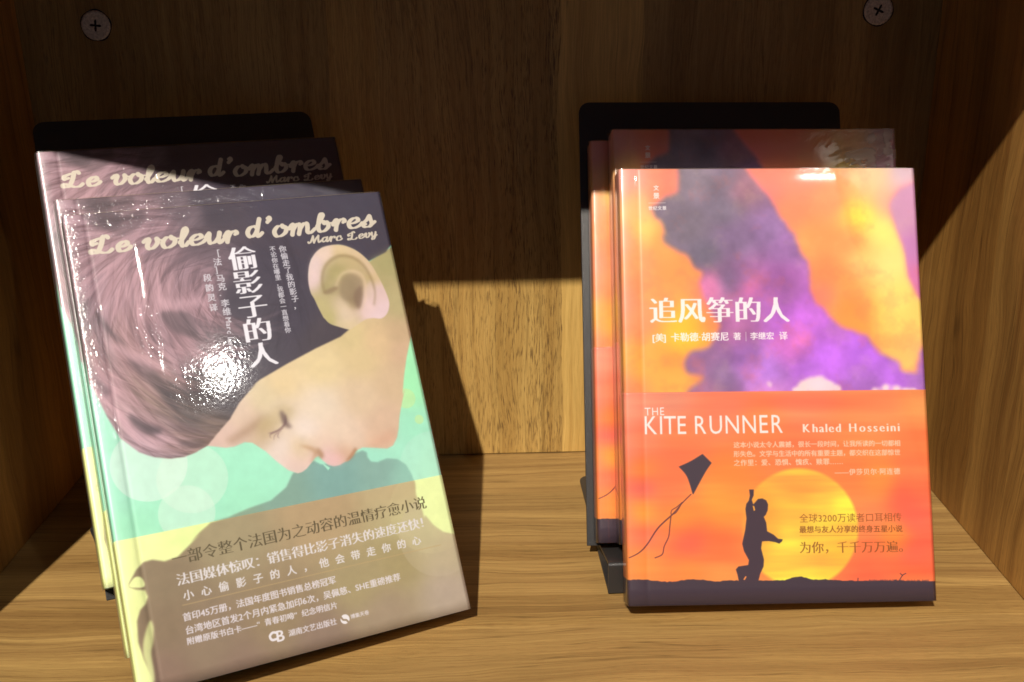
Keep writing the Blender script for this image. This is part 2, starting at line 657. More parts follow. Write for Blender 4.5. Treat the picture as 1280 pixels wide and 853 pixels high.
    def stamp(self, acc, ch, style, cx, cy, em, dirx=(1, 0), sx=1.0):
        """glyph with its em box centred on (cx, cy), all in sheet pixels"""
        im, adv = glyph(ch, style)
        # down-size the bitmap to about twice the final resolution
        q = max(1, int(GS / em / 1.6))
        if q > 1:
            hh, ww = im.shape[0] // q, im.shape[1] // q
            im = im[:hh * q, :ww * q].reshape(hh, q, ww, q).mean((1, 3))
        g = GS / q
        R = em * 0.95
        x0, x1 = max(0, int(cx - R)), min(self.w, int(cx + R) + 1)
        y0, y1 = max(0, int(cy - R)), min(self.h, int(cy + R) + 1)
        if x1 <= x0 or y1 <= y0:
            return
        tot = 0
        dx, dy = dirx
        for oy in (0.17, 0.5, 0.83):
            for ox in (0.17, 0.5, 0.83):
                yy, xx = np.mgrid[y0:y1, x0:x1]
                rx, ry = xx + ox - cx, yy + oy - cy
                gx = (rx * dx + ry * dy) / em / sx
                gy = (-rx * dy + ry * dx) / em
                # em centre of the font sits at (0.5, 0.38)
                ix = (gx + 0.5 + 0.1) * g - 0.5
                iy = (gy + 1.05 - 0.38) * g - 0.5
                ok = (ix >= 0) & (iy >= 0) & (ix < im.shape[1] - 1.01) & (iy < im.shape[0] - 1.01)
                ix = np.clip(ix, 0, im.shape[1] - 1.01)
                iy = np.clip(iy, 0, im.shape[0] - 1.01)
                a, b_ = ix.astype(int), iy.astype(int)
                fx, fy = ix - a, iy - b_
                vv = (im[b_, a] * (1 - fx) + im[b_, a + 1] * fx) * (1 - fy) + (im[b_ + 1, a] * (1 - fx) + im[b_ + 1, a + 1] * fx) * fy
                tot = tot + vv * ok
        acc[y0:y1, x0:x1] = np.maximum(acc[y0:y1, x0:x1], tot / 9)

    def line(self, text, p0, p1, size=None, style='plain', acc=None, sx=1.0):
        """text from picture point p0 to p1 (middle line); CJK signs one em, others by their width"""
        if acc is None:
            acc = np.zeros((self.h, self.w))
        a, b_ = self.pts([p0, p1])
        d = b_ - a
        L = np.hypot(*d)
        d = d / L
        adv = []
        for ch in text:
            if ch == ' ':
                adv.append(0.45)
            elif ord(ch) < 0x2000:
                adv.append(glyph(ch, style)[1] + 0.03 if glyph(ch, style)[1] > 0 else 0.3)
            else:
                adv.append(1.0)
        tot = sum(adv)
        em = size * self.ppc if size else L / tot
        pitch = L / tot
        if ord(text[0]) > 0x2000:
            em = min(em, pitch * 1.0)
        t = 0.0
        for ch, ad in zip(text, adv):
            if ch != ' ':
                if ord(ch) < 0x2000:     # left aligned in its advance
                    c = a + d * ((t + ad / 2) * pitch) + d * (0.5 - ad / 2 + 0.0) * em * sx
                else:
                    c = a + d * ((t + ad / 2) * pitch)
                self.stamp(acc, ch, style, c[0], c[1], em, d, sx)
            t += ad
        return acc

    def column(self, text, p0, p1, size, style='plain', acc=None, sx=1.0):
        """upright text set downwards from p0 to p1 (centres of first and last sign)"""
        if acc is None:
            acc = np.zeros((self.h, self.w))
        a, b_ = self.pts([p0, p1])
        n = len(text)
        for i, ch in enumerate(text):
            c = a + (b_ - a) * (i / max(1, n - 1))
            if ch != ' ':
                self.stamp(acc, ch, style, c[0], c[1], size * self.ppc, (1, 0), sx)
        return acc

    def image(self, name, gain, black, sat=0.94):
        a = np.clip(self.img / 255.0, 0, 1)
        lin = np.where(a <= 0.04045, a / 12.92, ((a + 0.055) / 1.055) ** 2.4)
        lum = lin.mean(-1, keepdims=True)
        lin = lum + (lin - lum) * sat
        lin = np.clip((lin - black) * np.array(gain), 0.004, 0.90)
        out = np.ones((self.h, self.w, 4), np.float32)
        out[..., :3] = lin
        im = bpy.data.images.new(name, self.w, self.h, alpha=False, float_buffer=True)
        im.pixels.foreach_set(out[::-1].ravel())
        im.update()
        im.pack()
        return im


BLACK = 0.012

# ---------------------------------------------------------------- orange cover: sunset, kite and boy
KQ = [(774, 213), (1141, 212), (1169, 750), (785, 758)]
KW, KH = 13.62, 19.51
kc = Cover(KQ, KW, KH)
O_ = [(785, 222, (250, 165, 145)), (825, 220, (255, 146, 112)), (845, 225, (240, 138, 112)), (960, 222, (255, 138, 112)),
      (1000, 225, (255, 150, 115)), (1040, 250, (255, 165, 110)), (1080, 240, (255, 205, 130)), (1075, 268, (255, 240, 90)),
      (1100, 225, (255, 205, 150)), (1125, 222, (228, 190, 200)), (1135, 250, (240, 150, 165)), (1110, 250, (255, 180, 150)),
      (800, 262, (255, 195, 125)), (806, 288, (255, 212, 110)), (795, 330, (255, 170, 105)), (840, 340, (255, 160, 85)),
      (825, 300, (255, 170, 90)), (825, 250, (255, 140, 105)),
      (820, 370, (255, 162, 90)), (862, 402, (255, 196, 60)), (852, 420, (255, 208, 62)), (800, 400, (255, 160, 105)),
      (800, 450, (255, 182, 82)), (840, 452, (250, 168, 78)), (870, 482, (255, 182, 92)), (780, 490, (255, 152, 95)), (780, 380, (252, 150, 110)),
      (780, 300, (255, 165, 120)), (845, 480, (255, 185, 85)), (885, 380, (250, 140, 110)), (890, 400, (250, 150, 90)),
      (955, 240, (255, 138, 122)), (985, 270, (255, 150, 105)), (1010, 300, (255, 165, 95)), (1030, 340, (255, 152, 92)),
      (1025, 370, (255, 140, 110)), (1060, 300, (255, 168, 98)),
      (1080, 330, (255, 222, 130)), (1110, 335, (255, 236, 140)), (1105, 290, (255, 235, 125)), (1120, 370, (255, 225, 120)),
      (1060, 350, (255, 165, 90)), (1060, 385, (255, 158, 78)), (1080, 400, (255, 165, 80)), (1110, 400, (255, 222, 112)),
      (1140, 410, (255, 215, 112)), (1130, 450, (255, 200, 110)), (1155, 395, (255, 215, 110)), (1150, 440, (255, 195, 120))]
kc.img[:] = kc.field(O_, 3.2, 16)
P_ = [(870, 222, (150, 130, 130)), (900, 260, (138, 120, 126)), (860, 282, (136, 118, 120)), (910, 225, (140, 120, 126)), (925, 232, (175, 122, 126)),
      (920, 300, (150, 118, 140)), (880, 320, (130, 115, 122)), (960, 290, (160, 120, 152)), (980, 310, (170, 118, 160)), (930, 350, (170, 115, 150)),
      (980, 350, (186, 110, 166)), (888, 357, (226, 130, 160)), (935, 357, (222, 120, 165)), (910, 350, (150, 115, 140)), (960, 372, (190, 112, 172)),
      (1000, 400, (202, 112, 195)), (980, 400, (195, 110, 186)), (1020, 395, (205, 115, 195)), (1035, 412, (195, 110, 190)), (920, 410, (186, 112, 150)),
      (995, 432, (222, 122, 186)), (880, 450, (172, 120, 150)), (930, 450, (180, 118, 175)), (900, 470, (156, 118, 146)), (885, 488, (175, 120, 140)),
      (960, 470, (188, 125, 192)), (1030, 442, (204, 116, 212)), (1080, 440, (200, 115, 212)), (1010, 460, (200, 118, 205)), (1120, 470, (196, 116, 206)),
      (1148, 470, (185, 120, 186)), (960, 486, (215, 140, 190)), (1080, 485, (190, 120, 190))]
pf = kc.field(P_, 3.2, 12)
purple = [(849, 196), (849, 222), (847, 241), (831, 249), (820, 258), (814, 262), (825, 275), (832, 288), (831, 301), (847, 314), (862, 322), (870, 335),
          (880, 342), (874, 352), (877, 366), (889, 388), (901, 409), (893, 420), (884, 434), (860, 443), (855, 458), (862, 469), (878, 474), (880, 500),
          (1190, 500), (1190, 420), (1160, 425), (1148, 441), (1145, 463), (1136, 468), (1125, 463), (1122, 454), (1099, 441), (1080, 420), (1052, 410), (1034, 395), (1019, 380),
          (1010, 365), (1013, 352), (1008, 329), (1001, 316), (994, 299), (978, 279), (968, 260), (957, 244), (940, 226), (925, 205), (915, 196)]
m = kc.poly(purple, 2.5, True)
m = kc.warp(m, 9, 26, 11)
halo = np.clip(blur(m, 7) * 1.6, 0, 1) * (1 - m)
kc.lay(halo * 0.6, (245, 130, 150))
pf = pf * np.array([.99, .985, 1.07])
m2 = kc.warp(m, 5, 70, 19)
kc.lay(blur(m * .45 + m2 * .55, 4.5), pf * (1 + (value_noise(kc.h, kc.w, 24, 41, 4) - .5)[..., None] * .28))
m = kc.poly([(1112, 256), (1119, 285), (1130, 318), (1134, 348), (1150, 376), (1175, 385), (1175, 235), (1130, 236)], 5, True, (6, 20, 31))
kc.lay(np.clip(blur(m, 9) * 1.4, 0, 1) * 0.6, (250, 140, 155))
kc.lay(m * 0.9, kc.field([(1128, 270, (215, 155, 190)), (1136, 310, (208, 132, 196)), (1142, 352, (226, 122, 182))], 3))
# bright little clouds along the band
cl = np.zeros((kc.h, kc.w))
for (x, y, r) in [(994, 487, 6), (1003, 481, 8), (1013, 478, 9), (1023, 478, 10), (1033, 483, 9), (1044, 487, 7), (1018, 487, 10), (1030, 489, 9), (1000, 489, 8),
                  (1092, 488, 5), (1104, 485, 6), (1118, 485, 6), (1130, 488, 6), (1140, 489, 5), (960, 480, 4)]:
    cx, cy = kc.pts([(x, y)])[0]
    yy, xx = np.mgrid[0:kc.h, 0:kc.w]
    rr = r * kc.ppc / 27.0
    cl = np.maximum(cl, np.clip(1.3 - np.hypot(xx - cx, (yy - cy) * 1.15) / rr, 0, 1))
cl = np.clip(blur(cl, 6) * 2.2 - .35, 0, 1)
cl = kc.warp(cl, 7, 34, 5)
kc.lay(blur(cl, 2) * 0.88, (255, 226, 215))
sky_noise = value_noise(kc.h, kc.w, 9, 3, 5)
puffs = value_noise(kc.h, kc.w, 14, 91, 5, .62)
kc.lay(np.clip((puffs - .56) * 5, 0, 1) * .20, (250, 118, 92))
kc.lay(np.clip((.42 - puffs) * 5, 0, 1) * .10, (255, 226, 150))
kc.img *= (1 + (sky_noise - .5)[..., None] * 0.16)
kc.img *= np.array([1.0, .995, 1.0])

# the paper band of the same book
B_ = [(800, 510, (255, 148, 116)), (900, 510, (255, 132, 96)), (1000, 505, (255, 136, 96)), (1100, 500, (255, 142, 90)), (1150, 500, (242, 152, 90)),
      (835, 500, (236, 142, 112)), (800, 550, (255, 136, 96)), (1150, 560, (255, 126, 76)), (850, 550, (255, 130, 82)), (1000, 560, (255, 130, 82)), (950, 540, (255, 134, 80)),
      (1140, 600, (255, 126, 80)), (800, 590, (255, 142, 72)), (800, 612, (242, 112, 96)), (840, 615, (255, 128, 80)), (800, 640, (255, 166, 72)), (1060, 585, (255, 138, 78)),
      (850, 645, (255, 152, 70)), (910, 600, (255, 146, 70)), (900, 632, (255, 160, 70)), (1100, 600, (255, 150, 75)), (1130, 625, (252, 106, 80)),
      (1140, 650, (255, 110, 86)), (1120, 672, (255, 152, 70)), (1140, 692, (255, 116, 86)), (1100, 705, (255, 125, 80)), (1140, 720, (255, 126, 76)), (1090, 650, (255, 135, 85)),
      (800, 672, (255, 122, 88)), (860, 682, (255, 112, 82)), (800, 702, (255, 152, 76)), (860, 712, (255, 142, 72)), (900, 690, (255, 122, 72)),
      (900, 720, (255, 152, 80)), (1090, 722, (255, 112, 76)), (780, 560, (250, 135, 100)), (780, 650, (252, 140, 88))]
band = kc.field(B_, 3.0, 14)
# streaky clouds: noise stretched sideways
st = resize(value_noise(kc.h, 90, 30, 17, 4), kc.h, kc.w)
band = band * (1 + ((st - .5) * 0.30)[..., None] * np.array([0.2, 1.0, 0.7]))
save = kc.img.copy()
kc.img = band.copy()
cx, cy = kc.pts([(999, 659)])[0]
yy, xx = np.mgrid[0:kc.h, 0:kc.w]
rad = np.hypot(*(kc.pts([(1073, 655)])[0] - kc.pts([(999, 659)])[0]))
d = np.hypot(xx - cx, yy - cy) / rad
sunm = np.clip((1.0 - d) * 18, 0, 1)
glow = np.clip(1.25 - d, 0, 1) ** 1.2 * 0.5
sunf = kc.field([(1000, 598, (255, 228, 78)), (970, 595, (255, 218, 80)), (1030, 600, (255, 222, 80)), (1000, 618, (255, 192, 74)), (950, 640, (255, 172, 70)), (935, 660, (255, 165, 75)),
                 (1052, 632, (255, 232, 80)), (1030, 628, (255, 205, 78)), (1000, 650, (255, 190, 76)), (960, 665, (255, 182, 72)), (980, 682, (255, 232, 82)),
                 (1050, 692, (255, 212, 70)), (1000, 712, (255, 232, 80)), (1040, 715, (255, 215, 76)), (1030, 660, (255, 205, 76)), (1050, 662, (255, 196, 74))], 3.2, 10)
sunf = sunf * (1 + ((st - .5) * 0.16)[..., None] * np.array([0.05, 1.0, 0.6]))
kc.lay(glow, (255, 185, 80))
kc.lay(sunm * np.clip(0.75 + (st - .5) * 1.2, 0.3, 1), sunf)
dark = (82, 66, 72)
hill = [(760, 727)] + [(x, 726.5 - 1.6 * math.sin((x - 780) * .09) * (x < 900) - 5.2 * math.exp(-((x - 999) / 14.0) ** 2) - 1.6 * math.exp(-((x - 1030) / 12.0) ** 2)
                        - 1.2 * random.random() - (x - 780) * 0.002) for x in range(770, 1190, 3)] + [(1190, 724), (1190, 790), (760, 790)]
kc.lay(kc.poly(hill, 0.7), dark)
acc = np.zeros((kc.h, kc.w))
for s in ([(1121, 728), (1127, 718), (1131, 716)], [(1127, 719), (1124, 716)], [(1071, 728), (1071.5, 722)], [(1113, 727), (1119, 724)]):
    kc.stroke(s, 2.4, acc=acc)
for _ in range(260):
    x = random.uniform(1085, 1160)
    kc.stroke([(x, 727), (x + random.uniform(-1, 1), 727 - random.uniform(1, 3.2))], 1.3, acc=acc, val=.7)
kc.lay(acc, dark)
kc.lay(kc.poly(catmull([(847.6, 583.5), (862, 577), (877.5, 567.6)], 5).tolist() + [(888.8, 578.8)] +
               catmull([(888.8, 578.8), (880, 592), (866, 618)], 6).tolist() + catmull([(865, 617.6), (858, 596), (847.6, 583.5)], 6).tolist(), 0.7), (84, 68, 74))
acc = np.zeros((kc.h, kc.w))
kc.stroke(catmull([(863, 618), (852, 629), (841, 642), (822, 660), (808, 681), (798, 691), (786, 697.5)], 8), 4.2, 0.35, acc, .9)
kc.stroke(catmull([(852, 628), (845, 634), (839, 638), (838.5, 643), (844, 641), (850, 632)], 8), 2.6, 0, acc, .85)
kc.stroke(catmull([(838, 645), (836.5, 658), (835, 671), (829.5, 683), (827, 693), (818, 697.5)], 8), 3.2, 0, acc, .85)
kc.lay(acc, (110, 66, 66))


def c7(P):
    return [(700 + x / 4.2667, 580 + y / 4.2667) for x, y in P]


boy = c7([(1005, 136), (1030, 136), (1029, 168), (1019, 190), (1027, 215), (1036, 205), (1052, 186), (1075, 183), (1096, 193), (1106, 215), (1104, 245), (1094, 270),
          (1083, 281), (1096, 312), (1101, 358), (1135, 376), (1160, 398), (1184, 400), (1180, 412), (1165, 424), (1145, 416), (1108, 410), (1074, 412), (1069, 450),
          (1084, 508), (1082, 545), (1064, 585), (1052, 632), (968, 634), (952, 634), (943, 590), (934, 562), (948, 546), (1000, 538), (1004, 512), (978, 465), (968, 425),
          (984, 352), (991, 290), (985, 240), (990, 212), (1003, 195), (1009, 168)])
mb = kc.poly(boy, 0.7)
mb *= 1 - kc.poly(c7([(1024, 222), (1032, 224), (1037, 246), (1030, 250)]), .5)
mb *= 1 - kc.poly(c7([(985, 598), (992, 600), (982, 618), (974, 616)]), .5)
kc.lay(mb, (84, 66, 72))
white = (255, 232, 222)


def put(cv, acc, col, a=1.0):
    cv.lay(np.clip(acc, 0, 1) * a, col)


acc = kc.line('THE', (805, 514.6), (831, 514), .50, 'plain', sx=.9)
kc.line('KITE', (804, 530.8), (859, 530.3), 1.17, 'plain', acc, sx=.80)
kc.line('RUNNER', (866, 530.3), (980, 528.6), 1.17, 'plain', acc, sx=.80)
put(kc, acc, (255, 235, 226), .98)
acc = kc.line('Khaled', (1001, 534.6), (1051, 534.0), .55, 'mingbold', sx=.95)
kc.line('Hosseini', (1058, 533.8), (1124, 533), .55, 'mingbold', acc, sx=.95)
put(kc, acc, (255, 225, 205))
acc = kc.line('这本小说太令人震撼，很长一段时间，让我所读的一切都相', (916, 556.3), (1124, 553.6), None, 'bold')
kc.line('形失色。文学与生活中的所有重要主题，都交织在这部惊世', (916, 567.6), (1124, 565), None, 'bold', acc)
kc.line('之作里：爱、恐惧、愧疚、赎罪……', (916, 578.6), (1053, 576.5), .30, 'bold', acc)
kc.line('——伊莎贝尔·阿连德', (1042, 590), (1124, 588.5), .30, 'bold', acc)
put(kc, acc, (255, 205, 172), .95)
acc = kc.line('全球3200万读者口耳相传', (998, 647.6), (1126, 645.6), .46, 'plain')
kc.line('最想与友人分享的终身五星小说', (998, 661.6), (1127, 660), .34, 'bold', acc)
kc.line('为你，千千万万遍。', (998, 684), (1137, 682), .60, 'ming', acc)
kc.stroke([(999, 669.3), (1128, 668.3)], 1.2, acc=acc, val=.6)
put(kc, acc, (140, 84, 46), .85)
band_img = kc.img.copy()
kc.img = save
acc = kc.line('追风筝的人', (811, 388.5), (987, 387.5), 1.26, 'mingbold')
kc.line('[美]', (815, 423), (832, 422.6), .40, 'bold', acc)
kc.line('卡勒德·胡赛尼', (838, 422.4), (911, 421.2), .42, 'bold', acc)
kc.line('著', (916, 421), (926, 421), .42, 'bold', acc)
kc.line('李继宏', (937, 420.8), (967, 420.3), .42, 'bold', acc)
kc.line('译', (973, 420.3), (984, 420.2), .42, 'bold', acc)
kc.stroke([(931.8, 416), (932, 427)], 1.5, acc=acc, val=.7)
kc.stamp(acc, '文', 'bold', *kc.pts([(820.5, 236.8)])[0], 0.26 * kc.ppc)
kc.stamp(acc, '景', 'bold', *kc.pts([(820.7, 246.5)])[0], 0.30 * kc.ppc)
kc.stroke([(811, 255.6), (832, 255.4)], 1.2, acc=acc, val=.7)
kc.line('世纪文景', (810.5, 262), (833.5, 261.8), .2, 'bold', acc)
put(kc, acc, (255, 242, 236), .95)
KOBI = KH - kc.c((783, 491.5))[1]
# below the band edge the sheet carries the band's print
yb = int((KH - KOBI) * kc.ppc)
kc.img[yb:] = band_img[yb:]
# spine: the front picture carried round with its warm edge
pp = int(kc.pad * kc.ppc)
sp_src = kc.img[:, pp + 2:pp + 3].copy()
mir = kc.img[:, pp:pp + pp][:, ::-1]
kc.img[:, :pp] = sp_src * (0.97 + 0.06 * value_noise(kc.h, pp, 12, 44, 3))[..., None]
KITE_IMG = kc.image('kite_cover_print', (.82, .89, .97), .010, 1.0)

# ---------------------------------------------------------------- green cover: boy looking down, his shadow below
VQ = [(77, 274), (473, 243.5), (585.5, 762), (174, 871)]
VW, VH = 13.876, 19.575
vc = Cover(VQ, VW, VH)


def z(x0, y0, s=4.2667):
    return lambda P: [(x0 + x / s, y0 + y / s) for x, y in P]


z5, z6, z4, z3, z8, z7 = z(80, 480), z(320, 480), z(300, 300), z(60, 320), z(340, 620), z(100, 653)
gfield = vc.field([(100, 480, (200, 243, 222)), (125, 560, (185, 240, 210)), (135, 620, (178, 236, 204)), (250, 620, (176, 238, 204)), (330, 580, (178, 240, 206)),
                   (300, 640, (174, 236, 200)), (520, 480, (178, 246, 190)), (515, 540, (176, 238, 204)), (500, 560, (180, 238, 208)), (545, 580, (186, 242, 205)), (460, 570, (176, 236, 208)),
                   (150, 670, (176, 238, 198)), (95, 400, (205, 240, 225))], 3)
vc.img[:] = gfield
YY, XX = np.mgrid[0:vc.h, 0:vc.w]


def disc(px, py, ex, ey, soft=1.5):
    c = vc.pts([(px, py)])[0]
    r = np.hypot(*(vc.pts([(ex, ey)])[0] - c))
    return np.clip((r - np.hypot(XX - c[0], YY - c[1])) / soft + .5, 0, 1)


vc.lay(disc(186, 583, 137, 585) * .62, (232, 243, 228))
vc.lay(disc(240, 600, 284, 600) * .40, (232, 243, 222))
vc.lay(disc(233, 643, 197, 646) * .50, (228, 243, 222))
vc.lay(disc(505, 501, 517, 502) * .6, (212, 240, 165))
vc.lay(disc(521.5, 527, 527, 527) * .7, (212, 240, 165))
vc.lay(disc(540, 585, 500, 598) * .45, (200, 240, 215))
# paper band: yellow below a slanted edge that is level on the sheet
yb_v = vc.c((148, 678))[1]
VOBI = VH - yb_v
rb = int(yb_v * vc.ppc)
ob = np.zeros((vc.h, vc.w))
ob[rb:] = 1
vc.lay(ob, vc.field([(150, 700, (250, 250, 172)), (230, 665, (242, 250, 165)), (190, 690, (250, 250, 172)), (160, 800, (246, 246, 165)), (555, 630, (246, 250, 176)), (190, 860, (246, 246, 170))], 3))
# the shadow: grey-green above the band edge, brown on the band
shadow = (z5([(1260, 470), (1215, 485), (1180, 560), (1100, 630), (980, 672), (870, 720), (780, 747), (720, 800), (672, 853)]) +
          z7([(640, 68), (580, 130), (520, 190), (450, 214), (385, 205), (338, 218), (300, 260), (262, 330), (262, 350), (300, 362), (348, 366), (362, 400), (350, 440),
              (322, 470), (305, 530), (312, 640), (342, 730), (384, 820), (400, 880), (420, 960)]) +
          [(620, 900), (620, 690)] + z8([(1010, 222), (975, 216), (900, 200), (850, 165), (805, 112)]) +
          z6([(888, 730), (868, 660), (842, 600), (838, 540), (820, 490), (790, 440), (745, 412), (690, 408), (640, 428), (605, 425), (585, 400), (583, 376), (560, 366), (535, 376), (500, 395), (440, 430), (340, 440), (300, 420), (240, 460), (220, 478)]))
ms = vc.poly(shadow, 2.0)
ms *= 1 - vc.poly(z7([(262, 345), (290, 300), (325, 298), (345, 330), (338, 350), (300, 354)]), 1.5, True)
ms *= 1 - vc.poly(z7([(372, 528), (392, 560), (390, 640), (380, 700), (395, 790), (398, 850), (380, 830), (355, 760), (338, 700), (342, 620)]), 2.5, True) * .8
ms *= 1 - vc.poly(z6([(340, 428), (388, 458), (378, 472)]), 1.0)
shade_g = vc.field([(350, 620, (146, 176, 158)), (420, 600, (140, 178, 168)), (470, 590, (150, 184, 170)), (510, 600, (160, 205, 185)), (290, 655, (150, 172, 145))], 3)
shade_y = vc.field([(280, 670, (178, 158, 120)), (400, 640, (196, 164, 122)), (500, 610, (206, 180, 135)), (520, 660, (205, 190, 140)), (210, 730, (158, 134, 104)),
                    (260, 800, (160, 134, 108)), (200, 780, (154, 128, 100)), (350, 770, (166, 140, 106)), (450, 730, (182, 160, 116)), (500, 700, (182, 160, 112)), (560, 690, (200, 178, 140)),
                    (560, 740, (196, 172, 150)), (480, 770, (178, 152, 124)), (300, 840, (158, 128, 108)), (400, 800, (160, 132, 112)), (200, 850, (156, 124, 104)), (540, 650, (215, 205, 150))], 3)
vc.lay(ms * (1 - ob), shade_g)
vc.lay(ms * ob, shade_y)
vc.lay(disc(535, 640, 490, 615) * ms * ob * .25, (222, 205, 150))
vc.lay(disc(545, 670, 500, 690) * ms * ob * .30, (212, 190, 160))
# skin of face and neck
skin = (z5([(700, 300), (760, 342), (800, 345), (860, 352), (905, 345), (960, 322), (1000, 325), (1070, 370), (1130, 425), (1190, 470), (1230, 484)]) +
        z6([(218, 487), (240, 480), (265, 462), (290, 430), (310, 402), (330, 395), (350, 420), (378, 442), (408, 450), (440, 443), (465, 428), (490, 418), (505, 398),
            (525, 368), (560, 350), (620, 352), (690, 356), (722, 340), (742, 300), (752, 250), (756, 190), (770, 110), (785, 40)]) +
        z4([(858, 840), (866, 740), (880, 640), (905, 520)]) + [(540, 400), (520, 250), (490, 250)] + z4([(800, 55), (745, 90), (690, 128), (560, 200), (400, 300), (300, 500), (100, 640)]) + z5([(1010, -80), (900, 50), (700, 200)]))
mk = vc.poly(skin, 1.2)
skinf = vc.field([(260, 556, (228, 190, 175)), (285, 545, (232, 195, 178)), (300, 520, (232, 200, 175)), (330, 500, (230, 205, 165)), (350, 480, (238, 208, 160)), (400, 460, (238, 210, 160)),
                  (350, 520, (238, 212, 185)), (330, 540, (208, 178, 140)), (350, 560, (240, 215, 200)), (365, 585, (240, 205, 190)), (380, 540, (244, 220, 205)), (400, 510, (240, 215, 190)),
                  (390, 560, (238, 205, 180)), (402, 576, (240, 195, 190)), (416, 582, (238, 195, 188)), (432, 572, (225, 180, 150)), (440, 550, (238, 205, 180)), (470, 555, (232, 190, 160)),
                  (480, 530, (228, 190, 160)), (450, 500, (232, 200, 165)), (490, 480, (224, 190, 152)), (450, 450, (230, 200, 150)), (440, 425, (225, 198, 145)), (470, 430, (232, 196, 150)),
                  (500, 420, (215, 180, 140)), (500, 380, (200, 180, 130)), (488, 330, (196, 178, 126)), (470, 345, (190, 172, 122)), (490, 315, (182, 164, 118)), (500, 345, (200, 178, 130)), (505, 440, (225, 185, 150)),
                  (310, 535, (220, 185, 160)), (345, 590, (242, 215, 205)), (375, 560, (230, 200, 165)), (425, 540, (240, 210, 185))], 3.2, 10)
vc.lay(mk, skinf)
# soft modelling of the face
vc.lay(vc.poly(z5([(860, 310), (920, 270), (1000, 220), (1060, 180), (1020, 250), (960, 290), (900, 330)]), 7, True) * .55, (178, 140, 110))
vc.lay(vc.poly(z6([(0, 230), (60, 170), (130, 120), (200, 150), (150, 215), (60, 250), (0, 262)]), 9, True) * .5, (200, 172, 120))
acc = np.zeros((vc.h, vc.w))
vc.stroke(catmull(z6([(128, 160), (142, 190), (150, 215), (160, 232), (178, 240)]), 6), 15, .6, acc)
vc.lay(blur(acc, 4.5) * .85, (118, 92, 88))
acc = np.zeros((vc.h, vc.w))
vc.stroke(catmull(z6([(150, 180), (152, 210), (142, 235), (110, 262), (70, 278)]), 6), 6, .6, acc)
vc.lay(blur(acc, 1.6) * .6, (120, 88, 86))
acc = np.zeros((vc.h, vc.w))
for s in ([(140, 250), (110, 262), (60, 275)], [(130, 262), (95, 285), (90, 310)], [(120, 265), (110, 290), (118, 300)], [(100, 262), (70, 285), (75, 300)]):
    vc.stroke(catmull(z6(s), 5), 3.0, 0.5, acc)
vc.lay(blur(acc, 1.2) * .5, (150, 112, 112))
vc.lay(vc.poly(z6([(225, 338), (290, 345), (325, 370), (318, 395), (285, 432), (300, 380), (260, 355)]), 4, True) * .55, (190, 140, 95))
vc.lay(vc.poly(z6([(318, 350), (352, 380), (350, 408), (328, 400)]), 4, True) * .7, (176, 130, 88))
vc.lay(vc.poly(z6([(470, 425), (500, 380), (520, 352), (530, 365), (505, 405)]), 3, True) * .8, (182, 132, 96))
vc.lay(vc.poly(z6([(380, 400), (430, 380), (470, 400), (440, 440), (400, 440)]), 7, True) * .4, (246, 190, 190))
vc.lay(vc.poly(z6([(600, 340), (690, 330), (735, 300), (720, 250), (640, 300)]), 8, True) * .35, (222, 160, 130))
# hair
hair = ([(40, 240), (60, 330), (98, 440)] + z5([(100, -20), (150, 30), (232, 190), (300, 300), (400, 375), (480, 400), (560, 408), (640, 398), (700, 375), (762, 338), (830, 256), (880, 200), (932, 110), (1020, 10)]) +
        z4([(0, 842), (100, 760), (250, 672), (400, 592), (530, 530), (575, 492), (500, 470), (440, 430), (410, 370), (380, 290), (360, 200), (375, 120), (430, 60), (520, 42), (600, 68), (680, 130), (720, 108), (770, 82), (800, 40)]) +
        [(490, 220), (300, 220)])
mh = vc.poly(hair, 1.6)
hf = vc.field([(100, 270, (176, 142, 150)), (150, 300, (186, 146, 152)), (200, 290, (180, 142, 150)), (230, 270, (128, 108, 116)), (270, 270, (88, 78, 88)), (350, 265, (84, 76, 90)), (440, 260, (84, 78, 92)), (480, 290, (84, 76, 88)),
               (150, 350, (196, 152, 158)), (200, 350, (192, 150, 156)), (240, 340, (170, 134, 142)), (250, 310, (118, 98, 106)), (120, 360, (176, 140, 148)), (105, 400, (150, 128, 132)), (200, 385, (205, 160, 166)), (240, 385, (196, 150, 156)),
               (150, 420, (196, 152, 152)), (120, 430, (190, 148, 150)), (200, 425, (156, 124, 130)), (240, 400, (140, 112, 118)), (230, 430, (192, 146, 152)), (255, 430, (120, 100, 104)),
               (130, 490, (200, 156, 162)), (160, 450, (192, 150, 150)), (180, 490, (160, 132, 120)), (160, 520, (196, 158, 160)), (190, 540, (190, 152, 158)), (180, 560, (204, 168, 176)), (220, 565, (178, 140, 128)),
               (210, 500, (104, 90, 90)), (240, 520, (112, 98, 94)), (250, 480, (96, 86, 88)), (260, 540, (150, 122, 108)), (280, 500, (90, 80, 84)), (300, 450, (88, 78, 86)), (330, 430, (86, 76, 86)), (300, 380, (86, 76, 86)),
               (340, 330, (84, 74, 86)), (370, 400, (82, 72, 84)), (400, 420, (88, 76, 82)), (420, 290, (82, 74, 88)), (380, 350, (84, 74, 86))], 3.4, 10)
vc.lay(mh, hf)
# strands: streaks that sweep round the head in arcs
sc_ = vc.pts([(300, 375)])[0]
dxh = (XX - sc_[0]) / vc.ppc
dyh = (YY - sc_[1]) / vc.ppc
wv = value_noise(vc.h, vc.w, 7, 61, 3) - .5
wv2 = value_noise(vc.h, vc.w, 5, 67, 2) - .5
rr_ = np.hypot(dxh * 1.0, dyh * .92) + wv * .8
th_ = np.arctan2(dyh, -dxh) + wv2 * .25


